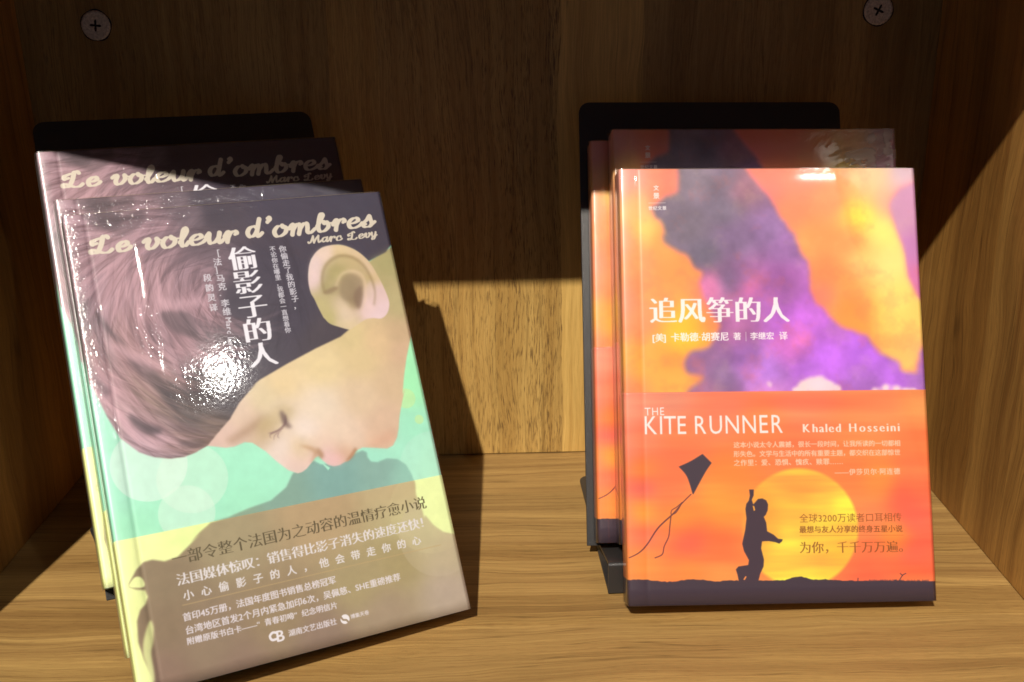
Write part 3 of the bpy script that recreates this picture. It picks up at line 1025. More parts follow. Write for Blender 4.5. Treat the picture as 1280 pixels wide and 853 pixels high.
def streak(kr, kt, seed):
    g = np.random.RandomState(seed).rand(400, 64)
    g = blur1(g, .6, 1)
    u_ = np.clip(rr_ * kr + 4 + th_ * kr * .55, 0, 398.9)
    w_ = np.clip((th_ + 3.5) * kt, 0, 62.9)
    ui, wi = u_.astype(int), w_.astype(int)
    fu, fw = u_ - ui, w_ - wi
    fu, fw = fu * fu * (3 - 2 * fu), fw * fw * (3 - 2 * fw)
    return (g[ui, wi] * (1 - fu) + g[ui + 1, wi] * fu) * (1 - fw) + (g[ui, wi + 1] * (1 - fu) + g[ui + 1, wi + 1] * fu) * fw


sk = .34 * streak(2.6, 1.6, 1) + .30 * streak(7.5, 2.6, 2) + .36 * streak(20, 3.6, 3)
sk = (sk - .5) * 2.6
pink_zone = np.clip((hf[..., 0] - 92) / 70, 0.10, 1)
inner = mh
vc.lay(np.clip(sk, 0, 1) * .30 * inner * pink_zone, (232, 186, 194))
vc.lay(np.clip(-sk, 0, 1) * .50 * inner * (0.25 + .75 * pink_zone), (96, 78, 84))
# short overlapping locks laid over the streaks
rl = np.random.RandomState(77)
pm = mh > .5
pad_x = vc.pad * vc.ppc
for i in range(2300):
    big = i < 900
    px_, py_ = rl.uniform(pad_x, pad_x + 9.5 * vc.ppc), rl.uniform(0, 11.3 * vc.ppc)
    iy, ix = int(py_), int(px_)
    if not pm[iy, ix]:
        continue
    base = hf[iy, ix]
    pz = np.clip((base[0] - 100) / 60, 0, 1)
    if pz < .12 and rl.rand() < .6:
        continue
    vx, vy = px_ - sc_[0], (py_ - sc_[1])
    ang_ = math.atan2(vx, -vy) + math.pi + wv2[iy, ix] * 2.2 + rl.uniform(-.22, .22)
    if py_ < 3.0 * vc.ppc:
        ang_ += .5 * (1 - py_ / (3.0 * vc.ppc))
    ln_ = vc.ppc * (rl.uniform(1.3, 3.0) if big else rl.uniform(.9, 2.4))
    bend = rl.uniform(-.1, .5)
    P = [np.array([px_, py_])]
    for j in range(7):
        a_ = ang_ - bend * j / 7
        P.append(P[-1] + ln_ / 7 * np.array([math.cos(a_), math.sin(a_)]))
    P = np.array(P)
    wd = vc.ppc * (rl.uniform(.10, .30) if big else rl.uniform(.02, .07))
    x0, x1 = int(max(0, P[:, 0].min() - wd - 2)), int(min(vc.w, P[:, 0].max() + wd + 3))
    y0, y1 = int(max(0, P[:, 1].min() - wd - 2)), int(min(vc.h, P[:, 1].max() + wd + 3))
    if x1 - x0 < 3 or y1 - y0 < 3:
        continue
    gy, gx = np.mgrid[y0:y1, x0:x1]
    cov = np.zeros(gx.shape)
    for j in range(7):
        a_, b_ = P[j], P[j + 1]
        d_ = b_ - a_
        tt = np.clip(((gx - a_[0]) * d_[0] + (gy - a_[1]) * d_[1]) / (d_ @ d_), 0, 1)
        ds = np.hypot(gx - a_[0] - tt * d_[0], gy - a_[1] - tt * d_[1])
        r_ = wd / 2 * np.sin(np.pi * np.clip((j + tt) / 7, .03, .97)) ** .8
        cov = np.maximum(cov, np.clip((r_ - ds) / (wd * .35) + .5, 0, 1))
    lightish = rl.rand() < .52
    k_ = rl.uniform(1.04, 1.20) if lightish else rl.uniform(.58, .92)
    tone = np.clip(base * k_ * (np.array([1, 1, 1.0]) if lightish else np.array([1.0, .97, .97])), 0, 235)
    cov = cov * (rl.uniform(.18, .42) if big else rl.uniform(.12, .38)) * mh[y0:y1, x0:x1] * (.35 + .65 * pz)
    vc.img[y0:y1, x0:x1] = vc.img[y0:y1, x0:x1] * (1 - cov[..., None]) + tone * cov[..., None]
# large dark locks
for P, a in ((z3([(250, 300), (300, 360), (360, 430), (430, 500), (360, 460), (280, 380)]), .55), (z3([(590, 320), (700, 310), (760, 330), (800, 440), (720, 440), (640, 400)]), .5),
             (z3([(200, 500), (250, 640), (330, 730), (300, 760), (220, 640)]), .45), (z3([(420, 560), (560, 620), (640, 720), (700, 853), (600, 760), (480, 640)]), .45),
             (z5([(350, 170), (430, 220), (520, 250), (500, 280), (430, 275), (360, 220)]), .7), (z5([(400, 370), (500, 390), (620, 385), (700, 360), (600, 410), (480, 408)]), .45),
             (z5([(610, 320), (700, 310), (760, 330), (700, 355), (630, 350)]), .4),
             ([(92, 255), (140, 262), (150, 285), (120, 290)], .5), ([(118, 272), (170, 262), (180, 280), (150, 300)], .4)):
    vc.lay(vc.poly(P, 5, True) * a * inner, (88, 76, 80))
for P, a in ((z3([(300, 480), (420, 560), (560, 620), (600, 600), (440, 520)]), .5), (z3([(560, 240), (700, 250), (830, 240), (820, 280), (640, 290)]), .5),
             (z5([(250, 120), (330, 200), (440, 290), (560, 310), (480, 350), (350, 280)]), .5)):
    vc.lay(vc.poly(P, 7, True) * a * inner, (222, 176, 184))
# ear
ear = z4([(372, 300), (360, 250), (358, 200), (366, 140), (392, 90), (430, 58), (480, 44), (540, 44), (600, 66), (650, 100), (695, 150), (730, 210), (760, 270), (784, 330), (788, 370), (775, 410), (745, 434), (700, 432), (660, 440),
          (600, 480), (575, 492), (520, 478), (470, 460), (440, 425), (412, 375), (390, 330)])
me_ = vc.poly(ear, 1.2, True)
vc.lay(me_, vc.field([(390, 330, (236, 205, 200)), (405, 318, (240, 208, 190)), (425, 318, (226, 196, 150)), (445, 325, (225, 192, 150)), (460, 340, (224, 190, 155)), (472, 365, (232, 196, 190)), (480, 390, (240, 205, 205)),
                      (470, 398, (238, 205, 205)), (420, 345, (196, 176, 122)), (410, 360, (188, 168, 120)), (430, 360, (190, 164, 125)), (440, 380, (178, 150, 112)), (455, 385, (232, 196, 185)), (465, 350, (220, 188, 140)),
                      (400, 385, (205, 185, 130)), (412, 400, (200, 182, 122)), (425, 400, (222, 196, 160)), (435, 410, (228, 200, 160)), (430, 385, (226, 198, 165)), (392, 350, (238, 205, 200))], 3.2, 5))
vc.lay(vc.poly(z4([(432, 270), (430, 200), (470, 120), (560, 100), (640, 140), (690, 220), (700, 300), (680, 330), (660, 240), (600, 180), (520, 190), (470, 260), (445, 300)]), 5, True) * .40, (178, 160, 104))
vc.lay(vc.poly(z4([(530, 230), (570, 195), (620, 205), (650, 240), (652, 310), (640, 370), (622, 384), (590, 350), (545, 335), (528, 300)]), 5, True) * .55, (150, 126, 96))
vc.lay(vc.poly(z4([(440, 290), (500, 265), (515, 275), (480, 300), (452, 305)]), 3, True) * .6, (150, 120, 90))
vc.lay(vc.poly(z4([(600, 300), (640, 260), (645, 350), (628, 382), (606, 350)]), 4, True) * .45, (130, 98, 80))
vc.lay(vc.poly(z4([(650, 330), (670, 250), (700, 240), (720, 330), (700, 420), (660, 430), (640, 400)]), 5, True) * .5, (244, 208, 205))
vc.lay(vc.poly(z4([(545, 380), (600, 390), (640, 400), (600, 440), (560, 450), (530, 410)]), 5, True) * .35, (240, 210, 190))
acc = np.zeros((vc.h, vc.w))
vc.stroke(catmull(z4([(446, 300), (432, 225), (452, 152), (515, 104), (590, 108), (650, 150), (690, 215), (712, 290), (708, 360)]), 6), 9, .5, acc)
vc.lay(blur(acc, 3) * .5, (150, 124, 84))
acc = np.zeros((vc.h, vc.w))
vc.stroke(catmull(z4([(505, 262), (530, 205), (580, 182), (635, 196), (660, 245), (660, 330), (640, 385)]), 6), 9, .5, acc)
vc.lay(blur(acc, 3) * .45, (240, 206, 170))
acc = np.zeros((vc.h, vc.w))
vc.stroke(catmull(z4([(365, 230), (372, 150), (410, 85), (480, 58), (560, 62), (630, 105), (690, 175), (740, 260)]), 6), 16, .5, acc)
vc.lay(blur(acc, 5) * .2, (240, 212, 184))
# nape hair at the edge
vc.lay(vc.poly(z4([(690, 130), (740, 98), (800, 70), (830, 140), (860, 260), (800, 220)]), 9, True) * .5, (176, 165, 112))
vc.img *= (1 + ((value_noise(vc.h, vc.w, 60, 8, 3) - .5) * .05)[..., None])

# lettering -----------------------------------------------------------
# script alphabet: strokes on a grid, x-height 1, y up
SCRIPT = {
    'L': (1.55, [[(.95, 1.55), (.80, 1.72), (.62, 1.62), (.60, 1.25), (.55, .7), (.40, .12), (.12, .02), (-.05, .18), (.08, .34), (.35, .22), (.75, .0), (1.1, .02), (1.32, .28)],
                 [(.62, 1.55), (.30, 1.45), (-.02, 1.2), (.04, .92), (.30, 1.02)]]),
    'e': (.98, [[(.12, .45), (.50, .52), (.72, .75), (.58, .98), (.32, .90), (.14, .55), (.22, .12), (.50, .0), (.82, .18), (.98, .42)]]),
    'v': (.98, [[(.0, .72), (.18, .98), (.30, .85), (.24, .3), (.38, .02), (.62, .12), (.80, .55), (.74, .92), (.86, .80), (1.02, .78)]]),
    'o': (1.0, [[(.55, .98), (.28, .92), (.12, .5), (.24, .06), (.52, .0), (.78, .3), (.80, .72), (.58, .98), (.66, .80), (1.02, .78)]]),
    'l': (.62, [[(.10, .35), (.30, .85), (.44, 1.4), (.36, 1.72), (.24, 1.5), (.20, .6), (.26, .06), (.46, .02), (.62, .34)]]),
    'u': (1.12, [[(.0, .62), (.18, .98), (.20, .4), (.32, .02), (.60, .14), (.78, .6), (.80, .98)], [(.80, .98), (.78, .3), (.90, .0), (1.12, .34)]]),
    'r': (.86, [[(.0, .55), (.16, .98), (.26, .85), (.22, .4), (.20, .0)], [(.22, .4), (.36, .86), (.60, 1.0), (.72, .82), (.62, .68)]]),
    'd': (1.16, [[(.72, .80), (.50, .98), (.22, .82), (.12, .4), (.28, .02), (.56, .12), (.74, .6), (.80, 1.3), (.84, 1.66)], [(.80, 1.3), (.74, .35), (.86, .0), (1.10, .30)]]),
    "'": (.50, [[(.22, 1.66), (.34, 1.74), (.38, 1.56), (.24, 1.3)]]),
    'm': (1.62, [[(.0, .62), (.16, .98), (.24, .8), (.20, .0)], [(.22, .4), (.42, .92), (.60, .92), (.64, .5), (.60, .0)], [(.63, .4), (.84, .92), (1.04, .94), (1.10, .55), (1.12, .12), (1.30, .0), (1.56, .34)]]),
    'b': (1.04, [[(.06, .5), (.26, 1.1), (.38, 1.6), (.26, 1.72), (.18, 1.3), (.14, .4), (.28, .02), (.56, .06), (.76, .42), (.68, .84), (.48, .92), (.56, .74), (1.02, .76)]]),
    's': (.82, [[(.04, .34), (.30, .7), (.44, 1.04), (.52, .7), (.62, .30), (.48, .0), (.20, .0), (.08, .18), (.26, .26)], [(.56, .1), (.82, .42)]]),
    'M': (1.75, [[(.0, .2), (.12, .0), (.34, .3), (.56, 1.5)], [(.56, 1.5), (.66, .6), (.76, .02)], [(.76, .02), (1.0, .9), (1.28, 1.5)], [(1.28, 1.5), (1.30, .7), (1.40, .05), (1.60, .1), (1.7, .34)]]),
    'a': (1.06, [[(.68, .84), (.44, 1.0), (.18, .76), (.12, .32), (.30, .0), (.56, .2), (.70, .6), (.76, .98)], [(.74, .8), (.70, .25), (.82, .0), (1.04, .32)]]),
    'c': (.86, [[(.66, .72), (.60, .96), (.34, .96), (.14, .6), (.18, .14), (.46, .0), (.72, .14), (.86, .36)]]),
    'y': (1.04, [[(.0, .62), (.18, .98), (.20, .4), (.34, .04), (.58, .2), (.76, .7), (.78, .98)], [(.78, .98), (.72, .1), (.52, -.5), (.22, -.52), (.26, -.2), (.6, .0), (1.0, .32)]]),
}


def script(cv, text, p0, p1, acc, xh, width, gap=0.55):
    """p0, p1: picture points of the base line ends; xh in cm"""
    a, b_ = cv.pts([p0, p1])
    d = b_ - a
    L = np.hypot(*d)
    d /= L
    up = np.array([d[1], -d[0]])
    tot = sum(gap if c == ' ' else SCRIPT[c][0] for c in text)
    sxs = L / tot
    t = 0
    for c in text:
        if c == ' ':
            t += gap
            continue
        adv, strokes = SCRIPT[c]
        for stk in strokes:
            P = catmull(stk, 7)
            Q = np.array([a + d * ((t + x + y * 0.16) * sxs) + up * (y * xh * cv.ppc) for x, y in P])
            cv.stroke(Q, width * cv.ppc, acc=acc, calli=.66, ang=d, in_sheet=True)
        t += adv
    return acc


acc = np.zeros((vc.h, vc.w))
script(vc, 'Le', (114, 321), (163, 317), acc, .42, .215)
script(vc, 'voleur', (178, 316), (297, 305), acc, .46, .21)
script(vc, "d'", (306, 300.5), (337, 298), acc, .48, .215)
script(vc, 'ombres', (339, 300), (467, 286), acc, .48, .215)
put(vc, acc, (232, 214, 192), .97)
acc = np.zeros((vc.h, vc.w))
script(vc, 'Marc', (384, 308), (426, 304), acc, .21, .10)
script(vc, 'Levy', (434, 304), (470, 299), acc, .21, .10)
put(vc, acc, (228, 210, 188), .95)
acc = np.zeros((vc.h, vc.w))
vc.column('偷影子的人', (302.5, 326), (327, 446), 1.17, 'mingbold', acc, 1.10)
put(vc, acc, (250, 240, 244), .98)
acc = np.zeros((vc.h, vc.w))
vc.column('［法］马克·李维', (269, 321), (282.5, 393), .37, 'bold', acc)
vc.column('段韵灵译', (258.5, 351), (266, 388), .36, 'bold', acc)
a, b_ = vc.pts([(284.5, 400), (289, 437)])
dd = (b_ - a) / np.hypot(*(b_ - a))
t = 0
for ch in 'Marc Levy':
    if ch != ' ':
        gadv = glyph(ch, 'bold')[1]
        c0 = a + dd * (t * .33 * vc.ppc) + dd * .5 * .33 * vc.ppc
        vc.stamp(acc, ch, 'bold', c0[0], c0[1], .33 * vc.ppc, tuple(dd))
        t += gadv + .05
    else:
        t += .35
vc.column('你偷走了我的影子，', (352, 315), (369.5, 386), .335, 'bold', acc)
vc.column('不论你在哪里，我都会一直想着你', (339.5, 315), (358.5, 416), .275, 'bold', acc)
put(vc, acc, (232, 222, 228), .9)
# words on the band
acc = vc.line('一部令整个法国为之动容的温情疗愈小说', (214, 700.5), (530, 629.5), .64, 'ming')
put(vc, acc, (98, 84, 58), .9)
acc = vc.line('法国媒体惊叹：销售得比影子消失的速度还快！', (220, 726.5), (535, 652.5), .56, 'mingbold')
vc.line('小心偷影子的人，他会带走你的心', (224, 747), (527, 675.5), .42, 'bold', acc)
put(vc, acc, (238, 226, 226), .92)
acc = vc.line('首印45万册，法国年度图书销售总榜冠军', (228, 772.8), (418, 725.5), None, 'bold')
vc.line('台湾地区首发2个月内紧急加印6次，吴佩慈、SHE重磅推荐', (231, 789), (498, 722), None, 'bold', acc)
vc.line('附赠原版书白卡——“青春初啼”纪念明信片', (233, 802.5), (420, 757), .36, 'bold', acc)
vc.line('湖南文艺出版社', (359, 792.5), (419, 777), .34, 'bold', acc)
vc.line('博集天卷', (436, 772), (459, 766), .26, 'bold', acc)
put(vc, acc, (240, 226, 232), .88)
acc = np.zeros((vc.h, vc.w))
vc.stroke([(228, 757.5), (548, 683)], 2.6, acc=acc)
put(vc, acc, (205, 170, 118), .55)
# publisher's marks: a rounded CB monogram and a round seal
acc = np.zeros((vc.h, vc.w))
vc.stroke(catmull([(344.5, 791.5), (339.5, 791.5), (336.2, 796), (339, 800.5), (345, 799)], 8), 6, acc=acc)
vc.line('B', (345.5, 795.2), (353, 793.6), .62, 'bold', acc)
put(vc, acc, (245, 232, 234), .95)
sealm = disc(429, 774.6, 434.6, 774.6, 1.2)
cut = np.zeros((vc.h, vc.w))
vc.stroke(catmull([(424, 772), (427, 775.5), (431, 776), (434, 779)], 8), 5, acc=cut)
put(vc, sealm * (1 - cut), (248, 236, 236), .95)
pp = int(vc.pad * vc.ppc)
mir = vc.img[:, pp:pp + pp][:, ::-1].copy()
edge = vc.img[:, pp + 2:pp + 3]
spn = mir * .25 + edge * .75
# the spine turns green a third of the way down, dull above
ys = np.arange(vc.h)[:, None, None] / vc.h
greyz = np.clip((0.30 - ys) * 30, 0, 1)
spn = spn * (1 - greyz * .8) + np.array([128, 116, 114])[None, None, :] * greyz * .8
gz = np.clip((ys - 0.30) * 30, 0, 1) * (ys < yb_v / VH)
spn = spn * (1 - gz * .85) + np.array([158, 228, 186])[None, None, :] * gz * .85
yz = (ys >= yb_v / VH) * 1.0
spn = spn * (1 - yz) + np.array([236, 234, 140])[None, None, :] * yz
vc.img[:, :pp] = spn
VOL_IMG = vc.image('shadow_cover_print', (.87, .94, 1.0), BLACK, 0.93)



# ------------------------------------------------------------------ book materials
def print_mat(name, img, rough=0.34):
    k = NT(name)
    uv = k.n('ShaderNodeUVMap')
    tx = k.n('ShaderNodeTexImage')
    tx.image = img
    tx.extension = 'EXTEND'
    tx.interpolation = 'Cubic'
    k.l(uv.outputs[0], tx.inputs[0])
    b = k.n('ShaderNodeBsdfPrincipled')
    k.l(tx.outputs[0], b.inputs['Base Color'])
    b.inputs['Roughness'].default_value = rough
    b.inputs['IOR'].default_value = 1.5
    k.l(b.outputs[0], k.out.inputs[0])
    return k.m


def flat_mat(name, col, rough=0.5, metallic=0.0, noise=0.0, scale=300):
    k = NT(name)
    b = k.n('ShaderNodeBsdfPrincipled')
    b.inputs['Base Color'].default_value = tuple(col) + (1,)
    b.inputs['Roughness'].default_value = rough
    b.inputs['Metallic'].default_value = metallic
    if noise:
        geo = k.n('ShaderNodeTexCoord')
        nz = k.noise(geo.outputs['Object'], scale, 3, 0.6)
        lo = tuple(c * (1 - noise) for c in col)
        hi = tuple(min(1, c * (1 + noise)) for c in col)
        k.l(k.ramp(nz, [(0.3, lo), (0.7, hi)]), b.inputs['Base Color'])
        k.l(k.math('ADD', rough - .06, k.math('MULTIPLY', nz, .12)), b.inputs['Roughness'])
        bp = k.n('ShaderNodeBump')
        bp.inputs['Strength'].default_value = 0.25
        bp.inputs['Distance'].default_value = 0.0001
        k.l(nz, bp.inputs['Height'])
        k.l(bp.outputs[0], b.inputs['Normal'])
    k.l(b.outputs[0], k.out.inputs[0])
    return k.m


M_KPRINT = print_mat('sunset_cover_print', KITE_IMG)
M_VPRINT = print_mat('green_cover_print', VOL_IMG, 0.36)
M_KBACK = flat_mat('orange_back_cover', srgb(228, 120, 60), .35)
M_VBACK = flat_mat('green_back_cover', srgb(140, 210, 170), .35)
M_EDGE = flat_mat('card_edge', srgb(205, 190, 170), .7)
k = NT('paper_block')
tc = k.n('ShaderNodeTexCoord')
pn = k.noise(tc.outputs['Object'], 1.0, 2, .6, 0, (40, 6000, 40))
b = k.n('ShaderNodeBsdfPrincipled')
k.l(k.ramp(pn, [(0.35, srgb(188, 172, 140)), (0.65, srgb(226, 212, 182))]), b.inputs['Base Color'])
b.inputs['Roughness'].default_value = .8
k.l(b.outputs[0], k.out.inputs[0])
M_PAGES = k.m


def film_mat(name, height_img, strength, rough=0.07, edge=0.22, haze=0.0):
    """clear shrink film: see-through, with a mirror-like skin whose creases come from a height sheet"""
    k = NT(name)
    uv = k.n('ShaderNodeUVMap')
    tx = k.n('ShaderNodeTexImage')
    tx.image = height_img
    tx.extension = 'EXTEND'
    tx.interpolation = 'Cubic'
    k.l(uv.outputs[0], tx.inputs[0])
    sepc = k.n('ShaderNodeSeparateColor')
    k.l(tx.outputs[0], sepc.inputs[0])
    bp = k.n('ShaderNodeBump')
    bp.inputs['Strength'].default_value = 1.0
    bp.inputs['Distance'].default_value = strength
    k.l(sepc.outputs[0], bp.inputs['Height'])
    gl = k.n('ShaderNodeBsdfGlossy')
    k.l(k.math('ADD', rough, k.math('MULTIPLY', sepc.outputs[2], edge)), gl.inputs['Roughness'])
    gl.inputs['Color'].default_value = (1, 1, 1, 1)
    k.l(bp.outputs[0], gl.inputs['Normal'])
    tr = k.n('ShaderNodeBsdfTransparent')
    df = k.n('ShaderNodeBsdfDiffuse')
    df.inputs['Color'].default_value = (0.8, 0.8, 0.8, 1)
    mh_ = k.n('ShaderNodeMixShader')
    k.l(k.math('ADD', haze, k.math('MULTIPLY', sepc.outputs[1], 0.5)), mh_.inputs[0])
    k.l(tr.outputs[0], mh_.inputs[1])
    k.l(df.outputs[0], mh_.inputs[2])
    fr = k.n('ShaderNodeFresnel')
    fr.inputs['IOR'].default_value = 1.5
    mx = k.n('ShaderNodeMixShader')
    k.l(k.math('MINIMUM', k.math('MULTIPLY', fr.outputs[0], 1.4), 0.30), mx.inputs[0])
    k.l(mh_.outputs[0], mx.inputs[1])
    k.l(gl.outputs[0], mx.inputs[2])
    k.l(mx.outputs[0], k.out.inputs[0])
    return k.m


def height_image(name, arr, veil=None):
    h, w = arr.shape
    out = np.ones((h, w, 4), np.float32)
    out[..., 0] = arr
    out[..., 1] = 0 if veil is None else veil
    xx = np.arange(w)[None, :] / w        # the skin is dull and puckered where it turns round the spine
    out[..., 2] = np.clip((0.158 - xx) * 60, 0, 1) * np.ones((h, 1))
    im = bpy.data.images.new(name, w, h, alpha=False, float_buffer=True, is_data=True)
    im.pixels.foreach_set(out[::-1].ravel())
    im.update()
    im.pack()
    return im


# creases of the film, heights in cm, on a sheet with the cover's own measure
FW = 720


def crease_sheet(W, H, pad, seed, specks, ridges, base_amp=0.006, veils=(), dishes=()):
    w = FW
    h = int(FW * H / (W + pad))
    ppc = w / (W + pad)
    r = np.random.RandomState(seed)
    yy, xx = np.mgrid[0:h, 0:w]
    X = xx / ppc - pad
    Y = yy / ppc
    a = (value_noise(h, w, 5, seed, 3) - .5) * base_amp * 2
    fine = value_noise(h, w, 170, seed + 1, 3, .7) - .5
    med = value_noise(h, w, 60, seed + 2, 3, .6) - .5
    a += fine * .00035
    for (cx, cy, rx, ry, amp) in specks:       # patches of dense crinkle
        wt = np.exp(-(((X - cx) / rx) ** 2 + ((Y - cy) / ry) ** 2))
        a += wt * (fine * .026 + med * .030) * amp
    for (x0, y0, x1, y1, wd, amp) in ridges:
        P = np.array([x0, y0]); D = np.array([x1 - x0, y1 - y0]); L2 = D @ D
        t = np.clip(((X - P[0]) * D[0] + (Y - P[1]) * D[1]) / L2, 0, 1)
        ds = np.hypot(X - P[0] - t * D[0], Y - P[1] - t * D[1])
        a += amp * np.exp(-(ds / wd) ** 2) * np.sin(np.pi * np.clip(t, .02, .98)) ** .5
    for (cx, cy, rx, ry, cv_) in dishes:       # gently dished patches
        e = np.exp(-(((X - cx) / rx) ** 4 + ((Y - cy) / ry) ** 4))
        a += e * cv_ * ((X - cx) ** 2 - rx * rx * .4)
    v = None
    if len(veils):
        v = np.zeros((h, w))
        for (cx, cy, rx, ry, amp) in veils:  # whitish haze painted in for the pale reflections of crumpled film
            v += amp * np.exp(-(((X - cx) / rx) ** 2 + ((Y - cy) / ry) ** 2))
        v *= .6 + .8 * (value_noise(h, w, 50, seed + 5, 3) > .5)
        v = blur(v, 1.2)
    return a, v


def vp(x, y):
    q = vc.c((x, y))
    return q[0], q[1]


def rnd_ridges(n, x0, x1, y0, y1, ang, spread, length, wd, amp, seed):
    r = np.random.RandomState(seed)
    out = []
    for _ in range(n):
        x, y = r.uniform(x0, x1), r.uniform(y0, y1)
        t = ang + r.uniform(-spread, spread)
        l = length * r.uniform(.4, 1.3)
        out.append((x, y, x + l * math.cos(t), y + l * math.sin(t), wd * r.uniform(.6, 1.5), amp * r.uniform(-1, 1)))
    return out



def film_for(name, specks, ridges, veils, seed, W, H, pad, strength=0.01, rough=0.06, base=0.006, haze=0.0, dishes=(), edge=0.22):
    a, v = crease_sheet(W, H, pad, seed, specks, ridges, base, veils, dishes)
    return film_mat(name, height_image(name + '_creases', a, v), strength, rough, edge, haze)


# ------------------------------------------------------------------ a paperback
def frame(O, u, w, n):
    M = Matrix.Identity(4)
    for i in range(3):
        M[i][0] = u[i]
        M[i][1] = -n[i]
        M[i][2] = w[i]
        M[i][3] = O[i] * S
    return M


def profile(W, th, r, off, closed_right=False, wrap_back=True):
    """cross-section seen from the top: along the front from the fore-edge to the spine and round to the back.
    returns list of (x, y, u) with u = x on the front and negative round the spine; y runs into the book"""
    pts = []
    xs = [W + off * .4, W - .15, W * .9, W * .75, W * .5, W * .3, 1.6, 1.0, .92, .84, .76, .68, .5, r + .05]
    for x in xs:
        groove = -0.022 * math.exp(-((x - .84) / .07) ** 2)
        puff = 0.02 * math.exp(-((x - .45) / .22) ** 2)
        pts.append((x, -off - puff - groove, x))
    for i in range(7):
        a = math.pi / 2 * i / 6
        x = r - (r + off) * math.sin(a)
        y = r - (r + off) * math.cos(a)
        pts.append((x, y, r - (math.pi / 2 * r) * i / 6))
    u = r - math.pi / 2 * r
    rb = .12
    pts.append((-off, th * .5, u - th * .4))
    pts.append((-off, th - rb, u - th + .3))
    for i in range(1, 4):
        a = math.pi / 2 * i / 3
        pts.append((rb - (rb + off) * math.cos(a), th - rb + (rb + off) * math.sin(a), u - th + .28))
    if wrap_back:
        pts.append((W * .5, th + off, u - th + .2))
        pts.append((W + off * .4, th + off, u - th + .2))
    return pts


def sheet(name, prof, z0, z1, nz, mats, parent, W, H, pad, curl, back_from=None, thick=0.03, wave=None):
    v, uv, f, mi = [], [], [], []
    np_ = len(prof)
    for j in range(nz + 1):
        # finer rows near the top where the edge bends
        t = j / nz
        t = 1 - (1 - t) ** 1.6
        zz = z0 + (z1 - z0) * t
        for i, (x, y, u) in enumerate(prof):
            dy = curl(x, zz) if y < .3 else curl(x, zz) * .5
            if wave:
                dy += wave(x, zz) * (1 if y < .1 else 0)
            v.append((x, y + dy, zz))
            uv.append(((u + pad) / (W + pad), zz / H))
    for j in range(nz):
        for i in range(np_ - 1):
            a = j * np_ + i
            f.append((a, a + np_, a + np_ + 1, a + 1))
            mi.append(1 if (back_from is not None and i >= back_from) else 0)
    o = mesh_obj(name, v, f, mats, parent, uv, mi, smooth=True)
    if thick:
        sd = o.modifiers.new('card', 'SOLIDIFY')
        sd.thickness = thick * S
        sd.offset = 1.0 if False else -1.0
        sd.material_offset_rim = len(mats) - 1 if isinstance(mats, list) else 0
        sd.use_rim = True
    return o


def make_book(label, group, M, W, H, th, obi_h, m_print, m_back, m_film, pad, top_bend=0.0, r=.16, ear=None, grow=0.06, bow=0.0):
    t = thing('book', label, 'book', group, M)

    def curl(x, zz):
        e = max(0.0, zz - (H - 1.35))
        s_ = max(0.0, (x - (W - 1.0)))
        return top_bend * e * e + 0.012 * s_ * s_ - bow * math.sin(math.pi * min(max(zz / H, 0), 1))

    pr = profile(W, th, r, 0.0)
    nb = len(pr) - 4
    sheet('cover', pr, 0, H, 44, [m_print, m_back, M_EDGE], t, W, H, pad, curl, nb, .03)
    # paper block inside the cover, bent with it
    v, f = [], []
    nz = 12
    for j in range(nz + 1):
        zz = .08 + (H - .16) * j / nz
        for (x, y) in ((.12, .045), (W * .5, .04), (W - .12, .04), (W - .12, th - .04), (W * .5, th - .04), (.12, th - .05)):
            v.append((x, y + curl(x, zz) * (1 if y < .3 else .5), zz))
    for j in range(nz):
        for i in range(6):
            a, b_ = j * 6 + i, j * 6 + (i + 1) % 6
            f.append((a, b_, b_ + 6, a + 6))
    f.append(tuple(reversed(range(6))))
    f.append(tuple(range(nz * 6, nz * 6 + 6)))
    mesh_obj('page_block', v, f, M_PAGES, t)
    po = profile(W, th, r, 0.022)
    sheet('paper_band', po, -0.01, obi_h, 20, [m_print, m_back, M_EDGE], t, W, H, pad, curl, nb, .014)
    # shrink film: an even skin a little proud, closed at both ends with a folded seam
    pf_ = profile(W, th, r, 0.06)
    pf_ = [(W + grow, th * .5, W)] + [(W + grow, .02, W)] + pf_[0:] + [(W + grow, th + .03, W), (W + grow, th * .5, W)]
    nfr = 20
    v, uv, f = [], [], []
    zr = list(np.linspace(-.03, H - 1.5, 16)) + list(np.linspace(H - 1.35, H + .02, 12))
    n_ = len(pf_)

    def row(zz, e, zc):
        for (x, y, u) in pf_:
            yy_ = th / 2 + (y - th / 2) * e
            v.append((x, yy_ + curl(x, min(zc, H)) * (1 if y < .3 else .5), zz))
            uv.append(((u + pad) / (W + pad), min(max(zz / H, 0), 1)))

    for zz in zr:
        row(zz, 1.0, zz)
    for j in range(len(zr) - 1):
        for i in range(n_ - 1):
            a = j * n_ + i
            f.append((a, a + n_, a + n_ + 1, a + 1))
    for zz, ze, flip in ((zr[0], zr[0] - grow * .3, 0), (zr[-1], zr[-1] + grow * .3, 1)):
        b0 = len(v)
        row(zz, 1.0, zz)
        row(ze, .25, zz)
        for i in range(n_ - 1):
            a = b0 + i
            f.append((a, a + n_, a + n_ + 1, a + 1) if flip else (a, a + 1, a + n_ + 1, a + n_))
    # the little welded ears at the corners
    if ear:
        for (ex, ez, dx, dz) in ear:
            b0 = len(v)
            v += [(ex, .12, ez), (ex + dx, .10, ez + dz * .1), (ex + dx * .5, .16, ez + dz), (ex - dx * .2, .2, ez + dz * .6)]
            uv += [(0.2, .98)] * 4
            f.append((b0, b0 + 1, b0 + 2, b0 + 3))
    mesh_obj('shrink_film', v, f, m_film, t, uv, smooth=True)
    return t


